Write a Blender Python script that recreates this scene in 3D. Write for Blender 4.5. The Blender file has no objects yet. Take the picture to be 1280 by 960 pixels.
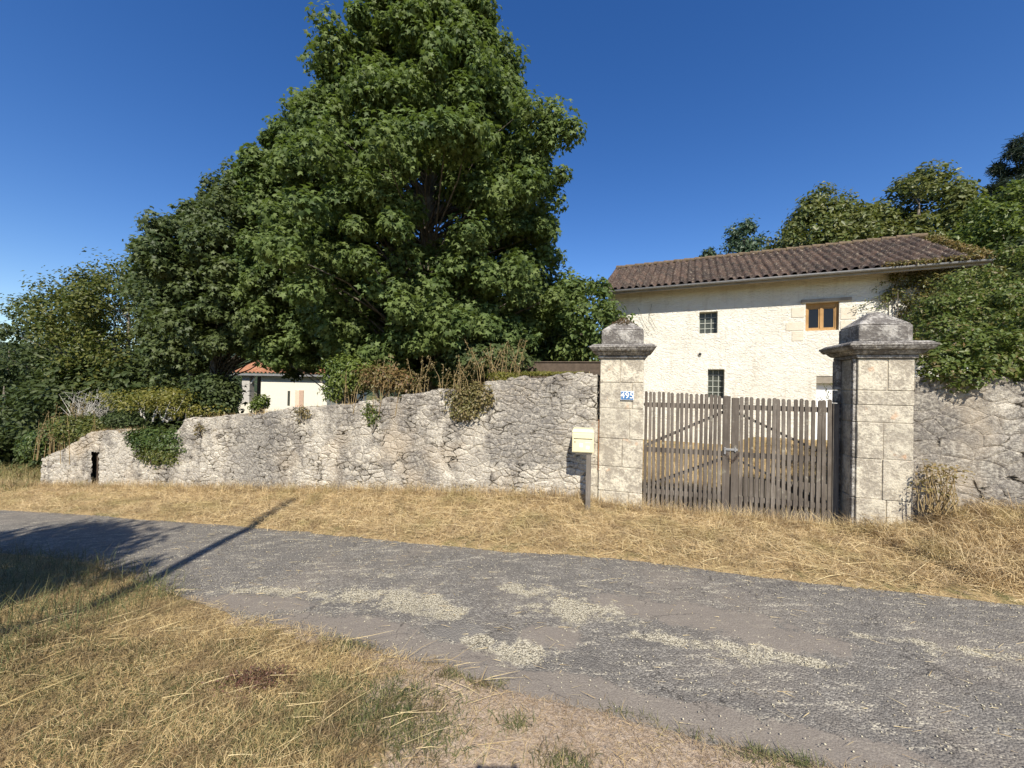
import bpy, math, random
import numpy as np
from mathutils import Matrix, Vector
rng = np.random.default_rng(7); random.seed(7)
R_ = math.radians
# ---------------------------------------------------------------- camera, world, sun, exposure
SC = bpy.context.scene; COL = SC.collection
F = 490.0; EYE = 1.75; PIT = 4/490.; ROLL = 0.02
cam = bpy.data.cameras.new('camera'); cam.sensor_width = 36; cam.lens = 36*F/1280; cam.clip_end = 2000; cam.clip_start = .02
co = bpy.data.objects.new('camera', cam); COL.objects.link(co)
cp, sp, cr, sr = math.cos(PIT), math.sin(PIT), math.cos(ROLL), math.sin(ROLL)
right = Vector((cr, -sp*sr, cp*sr)); up = Vector((-sr, -sp*cr, cp*cr)); fw = Vector((0, cp, sp))
M = Matrix.Identity(4)
for i in range(3): M[i][0] = right[i]; M[i][1] = up[i]; M[i][2] = -fw[i]
M[2][3] = EYE; co.matrix_world = M; SC.camera = co
SUN_EL = 44.0
w = bpy.data.worlds.new('World'); SC.world = w; w.use_nodes = True
nt = w.node_tree; sky = nt.nodes.new('ShaderNodeTexSky'); sky.sky_type = 'NISHITA'; sky.sun_disc = False
sky.sun_elevation = R_(SUN_EL); sky.sun_rotation = R_(180); sky.altitude = 300; sky.air_density = 1.0; sky.dust_density = 0.15; sky.ozone_density = 1.6
hs_ = nt.nodes.new('ShaderNodeHueSaturation'); hs_.inputs['Saturation'].default_value = 1.34; hs_.inputs['Hue'].default_value = .5125; nt.links.new(sky.outputs[0], hs_.inputs['Color'])
bg = nt.nodes['Background']; nt.links.new(hs_.outputs[0], bg.inputs[0]); bg.inputs[1].default_value = 0.105
sl = bpy.data.lights.new('sun', 'SUN'); sl.energy = 5.0; sl.angle = R_(.53); sl.color = (1, .93, .81)
so = bpy.data.objects.new('sun', sl); COL.objects.link(so); so.rotation_euler = (R_(90-SUN_EL), 0, R_(1.75))
SC.view_settings.view_transform = 'Standard'; SC.view_settings.look = 'None'; SC.view_settings.gamma = 1
SC.view_settings.use_curve_mapping = False; SC.view_settings.exposure = 0.56
SC.render.engine = 'CYCLES'
try:
    SC.cycles.max_bounces = 6; SC.cycles.diffuse_bounces = 3; SC.cycles.transparent_max_bounces = 4
    SC.cycles.use_denoising = True
except Exception: pass

# ---------------------------------------------------------------- frames and rays
TH = R_(16); CT, ST = math.cos(TH), math.sin(TH); OX, OY = 1.26, 5.87     # frontage line of wall and gate
def uv_of(X, Y): return (X-OX)*CT-(Y-OY)*ST, (X-OX)*ST+(Y-OY)*CT
def xy_of(u, v): return OX+u*CT+v*ST, OY-u*ST+v*CT
def sm(t): t = np.clip(t, 0, 1); return t*t*(3-2*t)
def ray(px, py):
    x = (px-640)/F; y = -(py-480)/F
    x2 = cr*x-sr*y; y2 = sr*x+cr*y
    return np.array([x2, cp-sp*y2, sp+cp*y2])
def gz(X, Y):
    X = np.asarray(X, float); Y = np.asarray(Y, float)
    u, v = uv_of(X, Y)
    wv = np.minimum(np.maximum(-u, 0), 34)
    z = -.08*(wv-(1-np.exp(-wv)))
    z = z+.33*sm((u-3.5)/1.0)*sm((v+1.5)/1.4)
    z = z+.05*sm((v+1.3)/1.2)*sm((-u+.3)/.6)
    return z
def G(px, py):
    d = ray(px, py); z = 0.
    for _ in range(30):
        t = (z-EYE)/d[2]; z = .5*z+.5*float(gz(t*d[0], t*d[1]))
    return t*d[0], t*d[1], z
def at(px, py, Y):
    d = ray(px, py); t = Y/d[1]; return np.array([d[0]*t, Y, EYE+d[2]*t])
def onframe(px, py, v, org, th):
    """local x,z of the pixel's ray where it meets the plane y_local = v of a frame"""
    d = ray(px, py); c, s = math.cos(th), math.sin(th)
    n = (s, c); t = (v+org[0]*n[0]+org[1]*n[1])/(d[0]*n[0]+d[1]*n[1])
    X, Y = d[0]*t-org[0], d[1]*t-org[1]
    return X*c-Y*s, EYE+d[2]*t
# numpy value noise
_T = rng.random((256, 256))
def vn(x, y):
    x = np.asarray(x, float); y = np.asarray(y, float)
    xi = np.floor(x).astype(int); yi = np.floor(y).astype(int); fx = x-xi; fy = y-yi
    fx = fx*fx*(3-2*fx); fy = fy*fy*(3-2*fy)
    a = _T[xi & 255, yi & 255]; b = _T[(xi+1) & 255, yi & 255]; c = _T[xi & 255, (yi+1) & 255]; d = _T[(xi+1) & 255, (yi+1) & 255]
    return (a*(1-fx)+b*fx)*(1-fy)+(c*(1-fx)+d*fx)*fy
def fbm(x, y, o=4):
    s = 0; a = .5; t = 0
    for k in range(o): s = s+a*vn(x*2**k+17.3*k, y*2**k+5.1*k); t += a; a *= .5
    return s/t

# ---------------------------------------------------------------- objects
def tag(o, label=None, cat=None, group=None, kind=None):
    if label: o['label'] = label
    if cat: o['category'] = cat
    if group: o['group'] = group
    if kind: o['kind'] = kind
    return o
def empty(name, loc, rz=0, label=None, cat=None, group=None):
    o = bpy.data.objects.new(name, None); COL.objects.link(o); o.location = loc; o.rotation_euler = (0, 0, rz)
    o.empty_display_size = .1
    return tag(o, label, cat, group)
def link(name, me, mat, parent=None, bevel=0, smooth=False, loc=None, rz=0):
    o = bpy.data.objects.new(name, me); COL.objects.link(o)
    for m in (mat if isinstance(mat, (list, tuple)) else [mat]): me.materials.append(m)
    if parent: o.parent = parent
    if loc is not None: o.location = loc; o.rotation_euler = (0, 0, rz)
    if smooth: me.polygons.foreach_set('use_smooth', [True]*len(me.polygons))
    if bevel:
        b = o.modifiers.new('bevel', 'BEVEL'); b.width = bevel; b.segments = 2; b.limit_method = 'ANGLE'
    return o
class MB:
    def __init__(s): s.v = []; s.f = []; s.n = 0; s.m = []
    def add(s, v, f, m=0):
        s.v.extend([tuple(map(float, p)) for p in v]); s.f.extend([tuple(i+s.n for i in q) for q in f]); s.n += len(v); s.m.extend([m]*len(f)); return s
    def box(s, x0, x1, y0, y1, z0, z1, m=0):
        return s.add([(x0, y0, z0), (x1, y0, z0), (x1, y1, z0), (x0, y1, z0), (x0, y0, z1), (x1, y0, z1), (x1, y1, z1), (x0, y1, z1)],
                     [(0, 3, 2, 1), (4, 5, 6, 7), (0, 1, 5, 4), (1, 2, 6, 5), (2, 3, 7, 6), (3, 0, 4, 7)], m)
    def frust(s, r0, z0, r1, z1, m=0):   # r=(x0,x1,y0,y1)
        a, b = r0, r1
        return s.add([(a[0], a[2], z0), (a[1], a[2], z0), (a[1], a[3], z0), (a[0], a[3], z0), (b[0], b[2], z1), (b[1], b[2], z1), (b[1], b[3], z1), (b[0], b[3], z1)],
                     [(0, 3, 2, 1), (4, 5, 6, 7), (0, 1, 5, 4), (1, 2, 6, 5), (2, 3, 7, 6), (3, 0, 4, 7)], m)
    def beam(s, p0, p1, w, h, upv=(0, 0, 1), m=0):
        p0 = Vector(p0); p1 = Vector(p1); d = (p1-p0).normalized(); a = d.cross(Vector(upv)).normalized()*w/2; b = a.cross(d).normalized()*h/2
        vs = [p+q for p in (p0, p1) for q in (-a-b, a-b, a+b, -a+b)]
        return s.add(vs, [(0, 3, 2, 1), (4, 5, 6, 7), (0, 1, 5, 4), (1, 2, 6, 5), (2, 3, 7, 6), (3, 0, 4, 7)], m)
    def tube(s, pts, rad, k=6, m=0, cap=True):
        pts = [Vector(p) for p in pts]; base = s.n; n = len(pts); vs = []; fs = []
        for i, p in enumerate(pts):
            d = (pts[min(i+1, n-1)]-pts[max(i-1, 0)]).normalized()
            a = d.cross(Vector((.31, .17, .93)) if abs(d.z) < .9 else Vector((1, 0, 0))).normalized(); b = d.cross(a)
            r = rad[i] if hasattr(rad, '__len__') else rad
            for j in range(k):
                t = 2*math.pi*j/k; vs.append(p+a*math.cos(t)*r+b*math.sin(t)*r)
        for i in range(n-1):
            for j in range(k): fs.append((i*k+j, i*k+(j+1) % k, (i+1)*k+(j+1) % k, (i+1)*k+j))
        if cap: fs.append(tuple(range(k-1, -1, -1))); fs.append(tuple((n-1)*k+j for j in range(k)))
        return s.add(vs, fs, m)
    def grid(s, P, m=0, close=False):   # P[i][j] -> point
        P = np.asarray(P); a, b = P.shape[:2]
        fs = [(i*b+j, (i+1)*b+j, (i+1)*b+j+1, i*b+j+1) for i in range(a-1) for j in range(b-1)]
        return s.add(P.reshape(-1, 3), fs, m)
    def mesh(s, name):
        me = bpy.data.meshes.new(name); me.from_pydata(s.v, [], s.f); me.update()
        if any(s.m): me.polygons.foreach_set('material_index', s.m)
        return me
    def build(s, name, mat, parent=None, **k): return link(name, s.mesh(name), mat, parent, **k)
def npmesh(name, V, Q):
    """V (n,3), Q (m,4) or (m,3) uniform faces"""
    me = bpy.data.meshes.new(name); V = np.asarray(V, np.float32); Q = np.asarray(Q, np.int32); k = Q.shape[1]
    me.vertices.add(len(V)); me.vertices.foreach_set('co', V.ravel())
    me.loops.add(Q.size); me.loops.foreach_set('vertex_index', Q.ravel())
    me.polygons.add(len(Q)); me.polygons.foreach_set('loop_start', np.arange(0, Q.size, k, dtype=np.int32))
    me.update(calc_edges=True); me.validate()
    return me
def gridmesh(name, P):
    a, b = P.shape[:2]; i, j = np.meshgrid(np.arange(a-1), np.arange(b-1), indexing='ij'); q = (i*b+j).ravel()
    return npmesh(name, P.reshape(-1, 3), np.stack([q, q+b, q+b+1, q+1], 1))

# ---------------------------------------------------------------- materials
class NT:
    def __init__(s, name, rough=.9, disp=False):
        s.mat = bpy.data.materials.new(name); s.mat.use_nodes = True; s.t = s.mat.node_tree; s.N = s.t.nodes; s.L = s.t.links
        s.b = s.N['Principled BSDF']; s.b.inputs['Roughness'].default_value = rough; s.b.inputs['Specular IOR Level'].default_value = .25
        s.out = s.N['Material Output']
        if disp: s.mat.displacement_method = 'BOTH'
    def n(s, typ, **k):
        x = s.N.new('ShaderNode'+typ)
        for a, v in k.items(): setattr(x, a, v)
        return x
    def put(s, sock, v):
        if v is None: return
        if isinstance(v, bpy.types.NodeSocket): s.L.new(v, sock)
        elif isinstance(v, (tuple, list)) and len(v) == 3 and sock.type == 'RGBA': sock.default_value = (*v, 1)
        else: sock.default_value = v
    def co(s, kind='Object'): return s.n('TexCoord').outputs[kind]
    def mapp(s, v, scale=(1, 1, 1), rot=(0, 0, 0)):
        m = s.n('Mapping'); s.put(m.inputs[0], v); m.inputs['Scale'].default_value = scale; m.inputs['Rotation'].default_value = rot; return m.outputs[0]
    def noise(s, v, sc, det=4, rough=.6, dist=0, col=False):
        x = s.n('TexNoise'); s.put(x.inputs['Vector'], v); x.inputs['Scale'].default_value = sc; x.inputs['Detail'].default_value = det
        x.inputs['Roughness'].default_value = rough; x.inputs['Distortion'].default_value = dist; return x.outputs['Color' if col else 'Fac']
    def vor(s, v, sc, feat='F1', out='Distance', rand=1.):
        x = s.n('TexVoronoi', feature=feat); s.put(x.inputs['Vector'], v); x.inputs['Scale'].default_value = sc; x.inputs['Randomness'].default_value = rand; return x.outputs[out]
    def ramp(s, v, stops, interp='LINEAR'):
        r = s.n('ValToRGB'); s.put(r.inputs[0], v); e = r.color_ramp; e.interpolation = interp
        while len(e.elements) > len(stops): e.elements.remove(e.elements[-1])
        while len(e.elements) < len(stops): e.elements.new(1)
        for el, (p, c) in zip(e.elements, stops): el.position = p; el.color = (c, c, c, 1) if not hasattr(c, '__len__') else (*c, 1)
        return r.outputs[0]
    def mix(s, f, a, b, mode='MIX'):
        m = s.n('Mix', data_type='RGBA', blend_type=mode); s.put(m.inputs[0], f); s.put(m.inputs[6], a); s.put(m.inputs[7], b); return m.outputs[2]
    def math(s, op, a, b=None, c=None, clamp=False):
        m = s.n('Math', operation=op); m.use_clamp = clamp; s.put(m.inputs[0], a); s.put(m.inputs[1], b); s.put(m.inputs[2], c); return m.outputs[0]
    def vadd(s, a, b, k=1.):
        m = s.n('VectorMath', operation='MULTIPLY_ADD'); s.put(m.inputs[0], b); m.inputs[1].default_value = (k, k, k); s.put(m.inputs[2], a); return m.outputs[0]
    def attr(s, name): a = s.n('Attribute'); a.attribute_name = name; return a.outputs['Fac']
    def isl(s): return s.n('NewGeometry').outputs['Random Per Island']
    def col(s, c): s.put(s.b.inputs['Base Color'], c)
    def bump(s, h, dist=.01, st=1.):
        b = s.n('Bump'); b.inputs['Distance'].default_value = dist; b.inputs['Strength'].default_value = st; s.put(b.inputs['Height'], h); s.L.new(b.outputs[0], s.b.inputs['Normal'])
    def disp(s, h, scale, mid=0.):
        d = s.n('Displacement'); d.inputs['Scale'].default_value = scale; d.inputs['Midlevel'].default_value = mid; s.put(d.inputs['Height'], h); s.L.new(d.outputs[0], s.out.inputs['Displacement'])

def m_leaf(name, cols, trans=.3, rough=.45, spec=.35):
    t = NT(name, rough); t.b.inputs['Specular IOR Level'].default_value = spec
    k = len(cols); c = t.ramp(t.isl(), [((i+.5)/k, q) for i, q in enumerate(cols)])
    big = t.noise(t.co(), 1.1, 2)
    c = t.mix(t.ramp(big, [(.35, .0), (.65, 1.)]), c, t.mix(.5, c, (cols[-1][0]*1.2, cols[-1][1]*1.05, cols[-1][2]*.9)))
    t.col(c)
    tr = t.n('BsdfTranslucent'); t.put(tr.inputs[0], t.mix(.5, c, (cols[-1][0]*1.6, cols[-1][1]*1.7, cols[-1][2]*.6)))
    ms = t.n('MixShader'); ms.inputs[0].default_value = trans
    t.L.new(t.b.outputs[0], ms.inputs[1]); t.L.new(tr.outputs[0], ms.inputs[2]); t.L.new(ms.outputs[0], t.out.inputs[0])
    return t.mat
MAPLE = m_leaf('maple_leaf', [(.036, .062, .018), (.064, .10, .03), (.095, .142, .043), (.135, .185, .06)], .32, .55, .2)
MAPLE2 = m_leaf('dark_maple_leaf', [(.036, .055, .020), (.052, .078, .028), (.07, .10, .036), (.095, .125, .046)], .28, .5, .25)
OLIVE = m_leaf('olive_leaf', [(.09, .105, .022), (.13, .135, .03), (.17, .16, .038), (.07, .10, .025)], .3)
DARKL = m_leaf('dark_leaf', [(.03, .046, .018), (.045, .068, .022), (.062, .085, .028)], .2, .55, .2)
FARL = m_leaf('far_leaf', [(.07, .10, .03), (.09, .125, .035), (.12, .15, .04), (.14, .15, .05)], .3)
BRIGHT = m_leaf('bright_leaf', [(.06, .095, .022), (.09, .13, .03), (.13, .17, .035)], .3)
YELL = m_leaf('yellow_green_leaf', [(.10, .12, .025), (.15, .155, .032), (.19, .18, .04)], .35)
NEEDLE = m_leaf('conifer_needle', [(.02, .035, .022), (.03, .05, .03), (.04, .06, .035)], .1)
BLUEL = m_leaf('distant_leaf', [(.05, .085, .05), (.07, .11, .06)], .2)
VINE = m_leaf('vine_leaf', [(.07, .105, .022), (.095, .135, .028), (.125, .165, .036), (.16, .18, .045), (.105, .14, .035), (.19, .12, .055), (.08, .12, .03), (.14, .17, .04), (.1, .14, .03)], .35)
VINE2 = m_leaf('house_vine_leaf', [(.05, .08, .02), (.08, .115, .028), (.12, .14, .035), (.15, .12, .035)], .3)
IVY = m_leaf('ivy_leaf', [(.03, .06, .015), (.05, .09, .02), (.08, .11, .025)], .2)
DRYL = m_leaf('dry_leaf', [(.16, .12, .05), (.22, .16, .07), (.13, .12, .05)], .2)
MOSSY = m_leaf('mossy_leaf', [(.10, .11, .03), (.15, .13, .035), (.17, .12, .04)], .3)
def m_bark(name, c1, c2):
    t = NT(name, .95); v = t.mapp(t.co(), (1, 1, .25)); n = t.noise(v, 14, 5, .7)
    t.col(t.mix(t.ramp(n, [(.35, 0), (.65, 1)]), c1, c2)); t.bump(n, .02); return t.mat
BARK = m_bark('bark', (.10, .085, .065), (.24, .21, .17)); DARKB = m_bark('dark_bark', (.04, .035, .028), (.10, .085, .065)); DEADW = m_bark('dead_wood', (.3, .28, .24), (.5, .48, .43))
STEM = m_bark('dry_stem', (.22, .15, .07), (.38, .29, .15))

def m_blade(name, cols, gcol, gmix=(.5, .7), trans=.25):
    t = NT(name, .65); k = len(cols); c = t.ramp(t.isl(), [((i+.5)/k, q) for i, q in enumerate(cols)])
    n = t.noise(t.co(), 1.6, 4, .65, .5)
    c = t.mix(t.math('MULTIPLY', t.ramp(n, [(gmix[0], 0.), (gmix[1], 1.)]), .75), c, gcol)
    n2 = t.noise(t.co(), 5, 3); c = t.mix(t.ramp(n2, [(.36, .6), (.52, 0.)]), c, (.17, .105, .06))
    t.col(c); tr = t.n('BsdfTranslucent'); t.put(tr.inputs[0], c)
    ms = t.n('MixShader'); ms.inputs[0].default_value = trans
    t.L.new(t.b.outputs[0], ms.inputs[1]); t.L.new(tr.outputs[0], ms.inputs[2]); t.L.new(ms.outputs[0], t.out.inputs[0]); return t.mat
STRAW = m_blade('straw', [(.44, .32, .16), (.60, .46, .25), (.74, .60, .36), (.50, .35, .18), (.68, .54, .30)], (.36, .31, .13), (.50, .68))
STRAWN = m_blade('foreground_straw', [(.46, .34, .16), (.60, .46, .22), (.74, .59, .32), (.34, .25, .12), (.52, .37, .17)], (.30, .26, .10), (.52, .72))
STALK = m_blade('pale_stalk', [(.62, .49, .25), (.7, .58, .32), (.5, .36, .16)], (.5, .4, .2), (.6, .8), .1)
GREENB = m_blade('green_blade', [(.07, .095, .03), (.11, .13, .045), (.2, .19, .08)], (.26, .23, .10), (.55, .75))
STRAWP = m_blade('trodden_straw', [(.44, .33, .2), (.55, .43, .28), (.34, .25, .15)], (.3, .26, .12), (.6, .75))

def m_ground():
    t = NT('ground_mat', 1.); o = t.co()
    n = t.noise(o, 2.2, 6, .65, .6); f = t.noise(o, 45, 5, .75); g = t.noise(o, 7, 5, .7)
    straw = t.ramp(f, [(.3, (.19, .125, .06)), (.5, (.38, .27, .13)), (.68, (.56, .43, .22))])
    dirt = t.ramp(f, [(.3, (.28, .20, .14)), (.5, (.46, .36, .26)), (.7, (.62, .51, .39))])
    pm = t.attr('dirt'); m_ = t.ramp(t.math('ADD', pm, t.math('MULTIPLY', t.math('SUBTRACT', g, .5), 1.2)), [(.4, 0), (.6, 1)])
    c = t.mix(m_, straw, dirt)
    gr = t.ramp(n, [(.52, 0.), (.66, .7)]); c = t.mix(t.math('MULTIPLY', gr, t.math('SUBTRACT', 1., m_)), c, (.12, .13, .045))
    c = t.mix(t.attr('meadow'), c, t.mix(f, (.07, .09, .03), (.2, .18, .07)))
    t.col(c); t.bump(t.math('ADD', f, g), .03, .9); return t.mat
def m_road():
    t = NT('road_mat', .85); o = t.co()
    cell = t.n('TexVoronoi'); t.put(cell.inputs['Vector'], o); cell.inputs['Scale'].default_value = 95
    cc = t.n('SeparateColor'); t.L.new(cell.outputs['Color'], cc.inputs[0])
    n = t.noise(o, 3.0, 5, .7); n2 = t.noise(o, .9, 3, .6, .5); fn = t.noise(o, 160, 3, .7); wob = t.noise(o, 5, 7, .75)
    grey = t.ramp(cc.outputs[0], [(0., (.12, .109, .093)), (.5, (.185, .169, .146)), (.85, (.245, .226, .193)), (1., (.37, .34, .285))])
    grey = t.mix(t.ramp(n, [(.35, .6), (.62, 0.)]), grey, (.118, .109, .097))
    grey = t.mix(t.ramp(n2, [(.5, 0.), (.7, .45)]), grey, (.26, .22, .175))
    strk = t.noise(t.mapp(o, (1.2, 5, 1), (0, 0, R_(-10))), 3, 4, .7)
    grey = t.mix(t.math('MULTIPLY', t.ramp(strk, [(.52, 0.), (.64, 1.)]), t.ramp(cc.outputs[1], [(.5, 0.), (.62, 1.)])), grey, (.44, .40, .31))
    brown = t.ramp(fn, [(.3, (.15, .126, .103)), (.5, (.205, .176, .145)), (.72, (.285, .25, .205))])
    pale = t.ramp(cc.outputs[0], [(0., (.28, .25, .175)), (.4, (.45, .405, .295)), (1., (.60, .55, .42))])
    pale = t.mix(t.ramp(cell.outputs['Distance'], [(.45, 0.), (.7, .8)]), pale, (.14, .12, .09))
    def mk(a, lo, hi, k=.9): return t.ramp(t.math('ADD', t.attr(a), t.math('MULTIPLY', t.math('SUBTRACT', wob, .5), k)), [(lo, 0.), (hi, 1.)])
    c = t.mix(t.math('MULTIPLY', mk('brown', .40, .56, 2.2), .8), grey, brown)
    c = t.mix(mk('dark', .46, .54, 1.2), c, t.mix(fn, (.11, .10, .09), (.27, .25, .215)))
    c = t.mix(mk('pale', .40, .62, 3.2), c, pale)
    ce = t.vor(t.vadd(o, t.noise(o, 4, 4, .6, col=True), .5), 1.6, 'DISTANCE_TO_EDGE'); ck = t.math('MULTIPLY', t.ramp(ce, [(.003, 1.), (.012, 0.)]), t.ramp(t.noise(o, 1.3, 2), [(.5, 0.), (.56, 1.)]))
    c = t.mix(t.math('MULTIPLY', ck, .75), c, (.05, .045, .04))
    t.col(c); h = t.math('ADD', t.math('MULTIPLY', cell.outputs['Distance'], -1.2), t.math('MULTIPLY', fn, .3))
    h = t.math('MULTIPLY', h, t.math('SUBTRACT', 1., t.math('MULTIPLY', mk('brown', .40, .56, 2.2), .7)))
    t.bump(h, .009, .7); return t.mat
def m_rubble(name, sc=(5.6, 5.6, 10.5), dark=0., flat=1.):
    t = NT(name, .95, True); o = t.co()
    big = t.noise(t.mapp(o, (1.1, 1, .45)), .75, 4, .6); flush = t.ramp(t.noise(o, 1.1, 3, .6), [(.42, 1.2), (.6, .5)]); med = t.noise(o, 4.5, 4, .6); fine = t.noise(o, 24, 6, .8); vf = t.noise(o, 75, 4, .8)
    wv = t.vadd(t.vadd(o, t.noise(o, 2.2, 2, .5, col=True), .20), t.noise(o, 9, 3, .6, col=True), .05); v = t.mapp(wv, sc)
    ed = t.vor(v, 1, 'DISTANCE_TO_EDGE'); cell = t.n('TexVoronoi'); t.put(cell.inputs['Vector'], v); cell.inputs['Scale'].default_value = 1
    cs = t.n('SeparateColor'); t.L.new(cell.outputs['Color'], cs.inputs[0])
    v2 = t.mapp(wv, tuple(q*2.3 for q in sc)); ed2 = t.vor(v2, 1, 'DISTANCE_TO_EDGE')
    stone = t.ramp(cs.outputs[0], [(0., (.35, .315, .26)), (.25, (.49, .445, .365)), (.5, (.59, .54, .445)), (.75, (.41, .37, .31)), (1., (.53, .485, .405))])
    stone = t.mix(t.ramp(fine, [(.40, .85), (.54, 0.)]), stone, (.20, .175, .145))
    stone = t.mix(t.ramp(vf, [(.50, 0.), (.62, .8)]), stone, (.70, .655, .56))
    mort = t.mix(t.ramp(fine, [(.35, 0.), (.6, 1.)]), (.24, .20, .16), (.60, .54, .44))
    c = t.mix(t.math('MULTIPLY', t.ramp(ed, [(.02, .9), (.08, 0.)]), t.ramp(med, [(.4, .2), (.6, .8)])), stone, mort)
    lich = t.math('MULTIPLY', t.ramp(t.math('ADD', big, t.math('MULTIPLY', t.math('SUBTRACT', med, .5), .5)), [(.475-dark, 0.), (.575-dark, 1.)]), t.ramp(fine, [(.44, 1.), (.64, .3)]))
    c = t.mix(t.math('MULTIPLY', lich, .9), c, (.14, .125, .11))
    warm = t.ramp(t.noise(o, .8, 3, .6, .3), [(.52, 0.), (.68, .5)]); c = t.mix(warm, c, (.58, .48, .35))
    sx_ = t.n('SeparateXYZ'); t.L.new(t.vadd(o, t.noise(o, 1.6, 5, .7, col=True), .9), sx_.inputs[0]); st_ = t.ramp(t.math('ABSOLUTE', t.math('ADD', sx_.outputs[0], 6.0)), [(.35, 1.), (.75, 0.)]); st2 = t.math('MULTIPLY', t.ramp(t.math('ABSOLUTE', t.math('ADD', sx_.outputs[0], .55)), [(.4, 1.), (.9, 0.)]), t.ramp(sx_.outputs[2], [(.95, 0.), (1.5, 1.)]))
    c = t.mix(t.math('MULTIPLY', t.math('MAXIMUM', st_, st2), t.ramp(fine, [(.42, .85), (.66, .15)])), c, (.14, .13, .12))
    crk = t.math('MULTIPLY', t.ramp(ed, [(.015, 1.), (.05, 0.)]), t.ramp(t.noise(o, 2.3, 3, .6), [(.54, 0.), (.60, 1.)]))
    c = t.mix(crk, c, (.05, .04, .03)); t.col(c)
    h = t.ramp(ed, [(0., 0.), (.04, .5), (.18, 1.)]); h = t.math('MULTIPLY', t.math('MULTIPLY', h, flush), t.math('ADD', .2, t.math('MULTIPLY', cs.outputs[1], .9)))
    h = t.math('SUBTRACT', h, t.math('MULTIPLY', crk, 1.4))
    h = t.math('ADD', h, t.math('MULTIPLY', t.ramp(ed2, [(0., 0.), (.15, 1.)]), .12)); h = t.math('ADD', h, t.math('MULTIPLY', fine, .75))
    h = t.math('ADD', h, t.math('MULTIPLY', med, .55)); h = t.math('ADD', h, t.math('MULTIPLY', vf, .3))
    t.disp(h, .028*flat, 1.0); return t.mat
def m_ashlar(name, base, dirt, amt, bd=.012, orange=True):
    t = NT(name, .9); o = t.co(); fine = t.noise(o, 30, 6, .75); med = t.noise(o, 5, 5, .65); isl = t.isl(); vf = t.noise(o, 110, 3, .7)
    c = t.mix(isl, tuple(q*.86 for q in base), tuple(min(.8, q*1.08) for q in base))
    c = t.mix(t.ramp(vf, [(.4, .35), (.55, 0.)]), c, tuple(q*.55 for q in base))
    m = t.ramp(t.math('ADD', t.math('MULTIPLY', fine, .5), t.math('MULTIPLY', med, .5)), [(amt, 1.), (amt+.1, 0.)])
    c = t.mix(m, c, dirt)
    if orange: c = t.mix(t.ramp(t.noise(o, 3.3, 3), [(.64, 0.), (.7, .5)]), c, (.55, .27, .12))
    t.col(c); t.bump(t.math('ADD', t.math('MULTIPLY', med, 1.5), fine), bd, 1.); return t.mat
def m_plaster():
    t = NT('roughcast_mat', .95); o = t.co()
    wv = t.vadd(o, t.noise(o, 3, 3, .6, col=True), .35); v = t.mapp(wv, (1, 1, 2.2), (0, R_(25), 0))
    a = t.noise(v, 9, 5, .65, 1.2); b = t.vor(v, 11, 'SMOOTH_F1')
    big = t.noise(o, .7, 4, .6); c = t.mix(t.ramp(big, [(.4, 0.), (.65, 1.)]), (.75, .725, .64), (.69, .655, .56))
    c = t.mix(t.ramp(a, [(.3, .2), (.42, 0.)]), c, (.5, .43, .31)); st = t.noise(t.mapp(o, (3.5, 1, .35)), 1.4, 5, .7); c = t.mix(t.ramp(st, [(.52, 0.), (.68, .5)]), c, (.53, .48, .39))
    t.col(c); t.bump(t.math('SUBTRACT', t.math('MULTIPLY', a, 1.4), t.math('MULTIPLY', b, .6)), .030, 1.); return t.mat
def m_tiles(name, cols, lich, px=.235, py=.34):
    t = NT(name, .9); o = t.co(); s = t.n('SeparateXYZ'); t.L.new(o, s.inputs[0])
    cx = t.math('FLOOR', t.math('DIVIDE', s.outputs[0], px)); cy = t.math('FLOOR', t.math('DIVIDE', s.outputs[1], py))
    cb = t.n('CombineXYZ'); t.L.new(cx, cb.inputs[0]); t.L.new(cy, cb.inputs[1]); wn = t.n('TexWhiteNoise'); t.L.new(cb.outputs[0], wn.inputs['Vector'])
    c = t.ramp(wn.outputs['Value'], [(i/(len(cols)-1), q) for i, q in enumerate(cols)])
    n = t.noise(o, 16, 5, .75); c = t.mix(t.ramp(n, [(.55, 0.), (.63, 1.)]), c, lich)
    n2 = t.noise(o, 3, 4, .6); c = t.mix(t.ramp(n2, [(.55, 0.), (.75, .5)]), c, (.06, .05, .04))
    t.col(c); t.bump(n, .01); return t.mat
def m_plain(name, c, rough=.6, var=.2, metal=0, sc=12, bd=.003):
    t = NT(name, rough); n = t.noise(t.co(), sc, 5, .7); t.col(t.mix(t.ramp(n, [(.3, 0.), (.7, 1.)]), tuple(q*(1-var) for q in c), tuple(min(1, q*(1+var)) for q in c)))
    t.b.inputs['Metallic'].default_value = metal; t.bump(n, bd); return t.mat
def m_wood(name, c1, c2, grain=(40, 40, 2.5)):
    t = NT(name, .85); v = t.mapp(t.co(), grain); n = t.noise(v, 1, 5, .7, .4); isl = t.isl()
    orn = t.n('ObjectInfo').outputs['Random']; c = t.mix(t.ramp(n, [(.3, 0.), (.7, 1.)]), c1, c2); c = t.mix(t.math('MULTIPLY', orn, .6), c, tuple(q*.6 for q in c1)); big = t.noise(t.co(), 2.5, 4, .65); c = t.mix(t.ramp(big, [(.45, 0.), (.65, .6)]), c, tuple(q*.55 for q in c1))
    lic = t.noise(t.co(), 9, 4, .7); c = t.mix(t.ramp(lic, [(.6, 0.), (.72, .5)]), c, (.36, .34, .27))
    t.col(c); t.bump(n, .004); return t.mat
GROUND = m_ground(); ROAD = m_road()
RUB = m_rubble('rubble_wall_mat'); RUBR = m_rubble('rubble_right_mat', (3.8, 3.8, 6.2), .13, 1.1)
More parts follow.
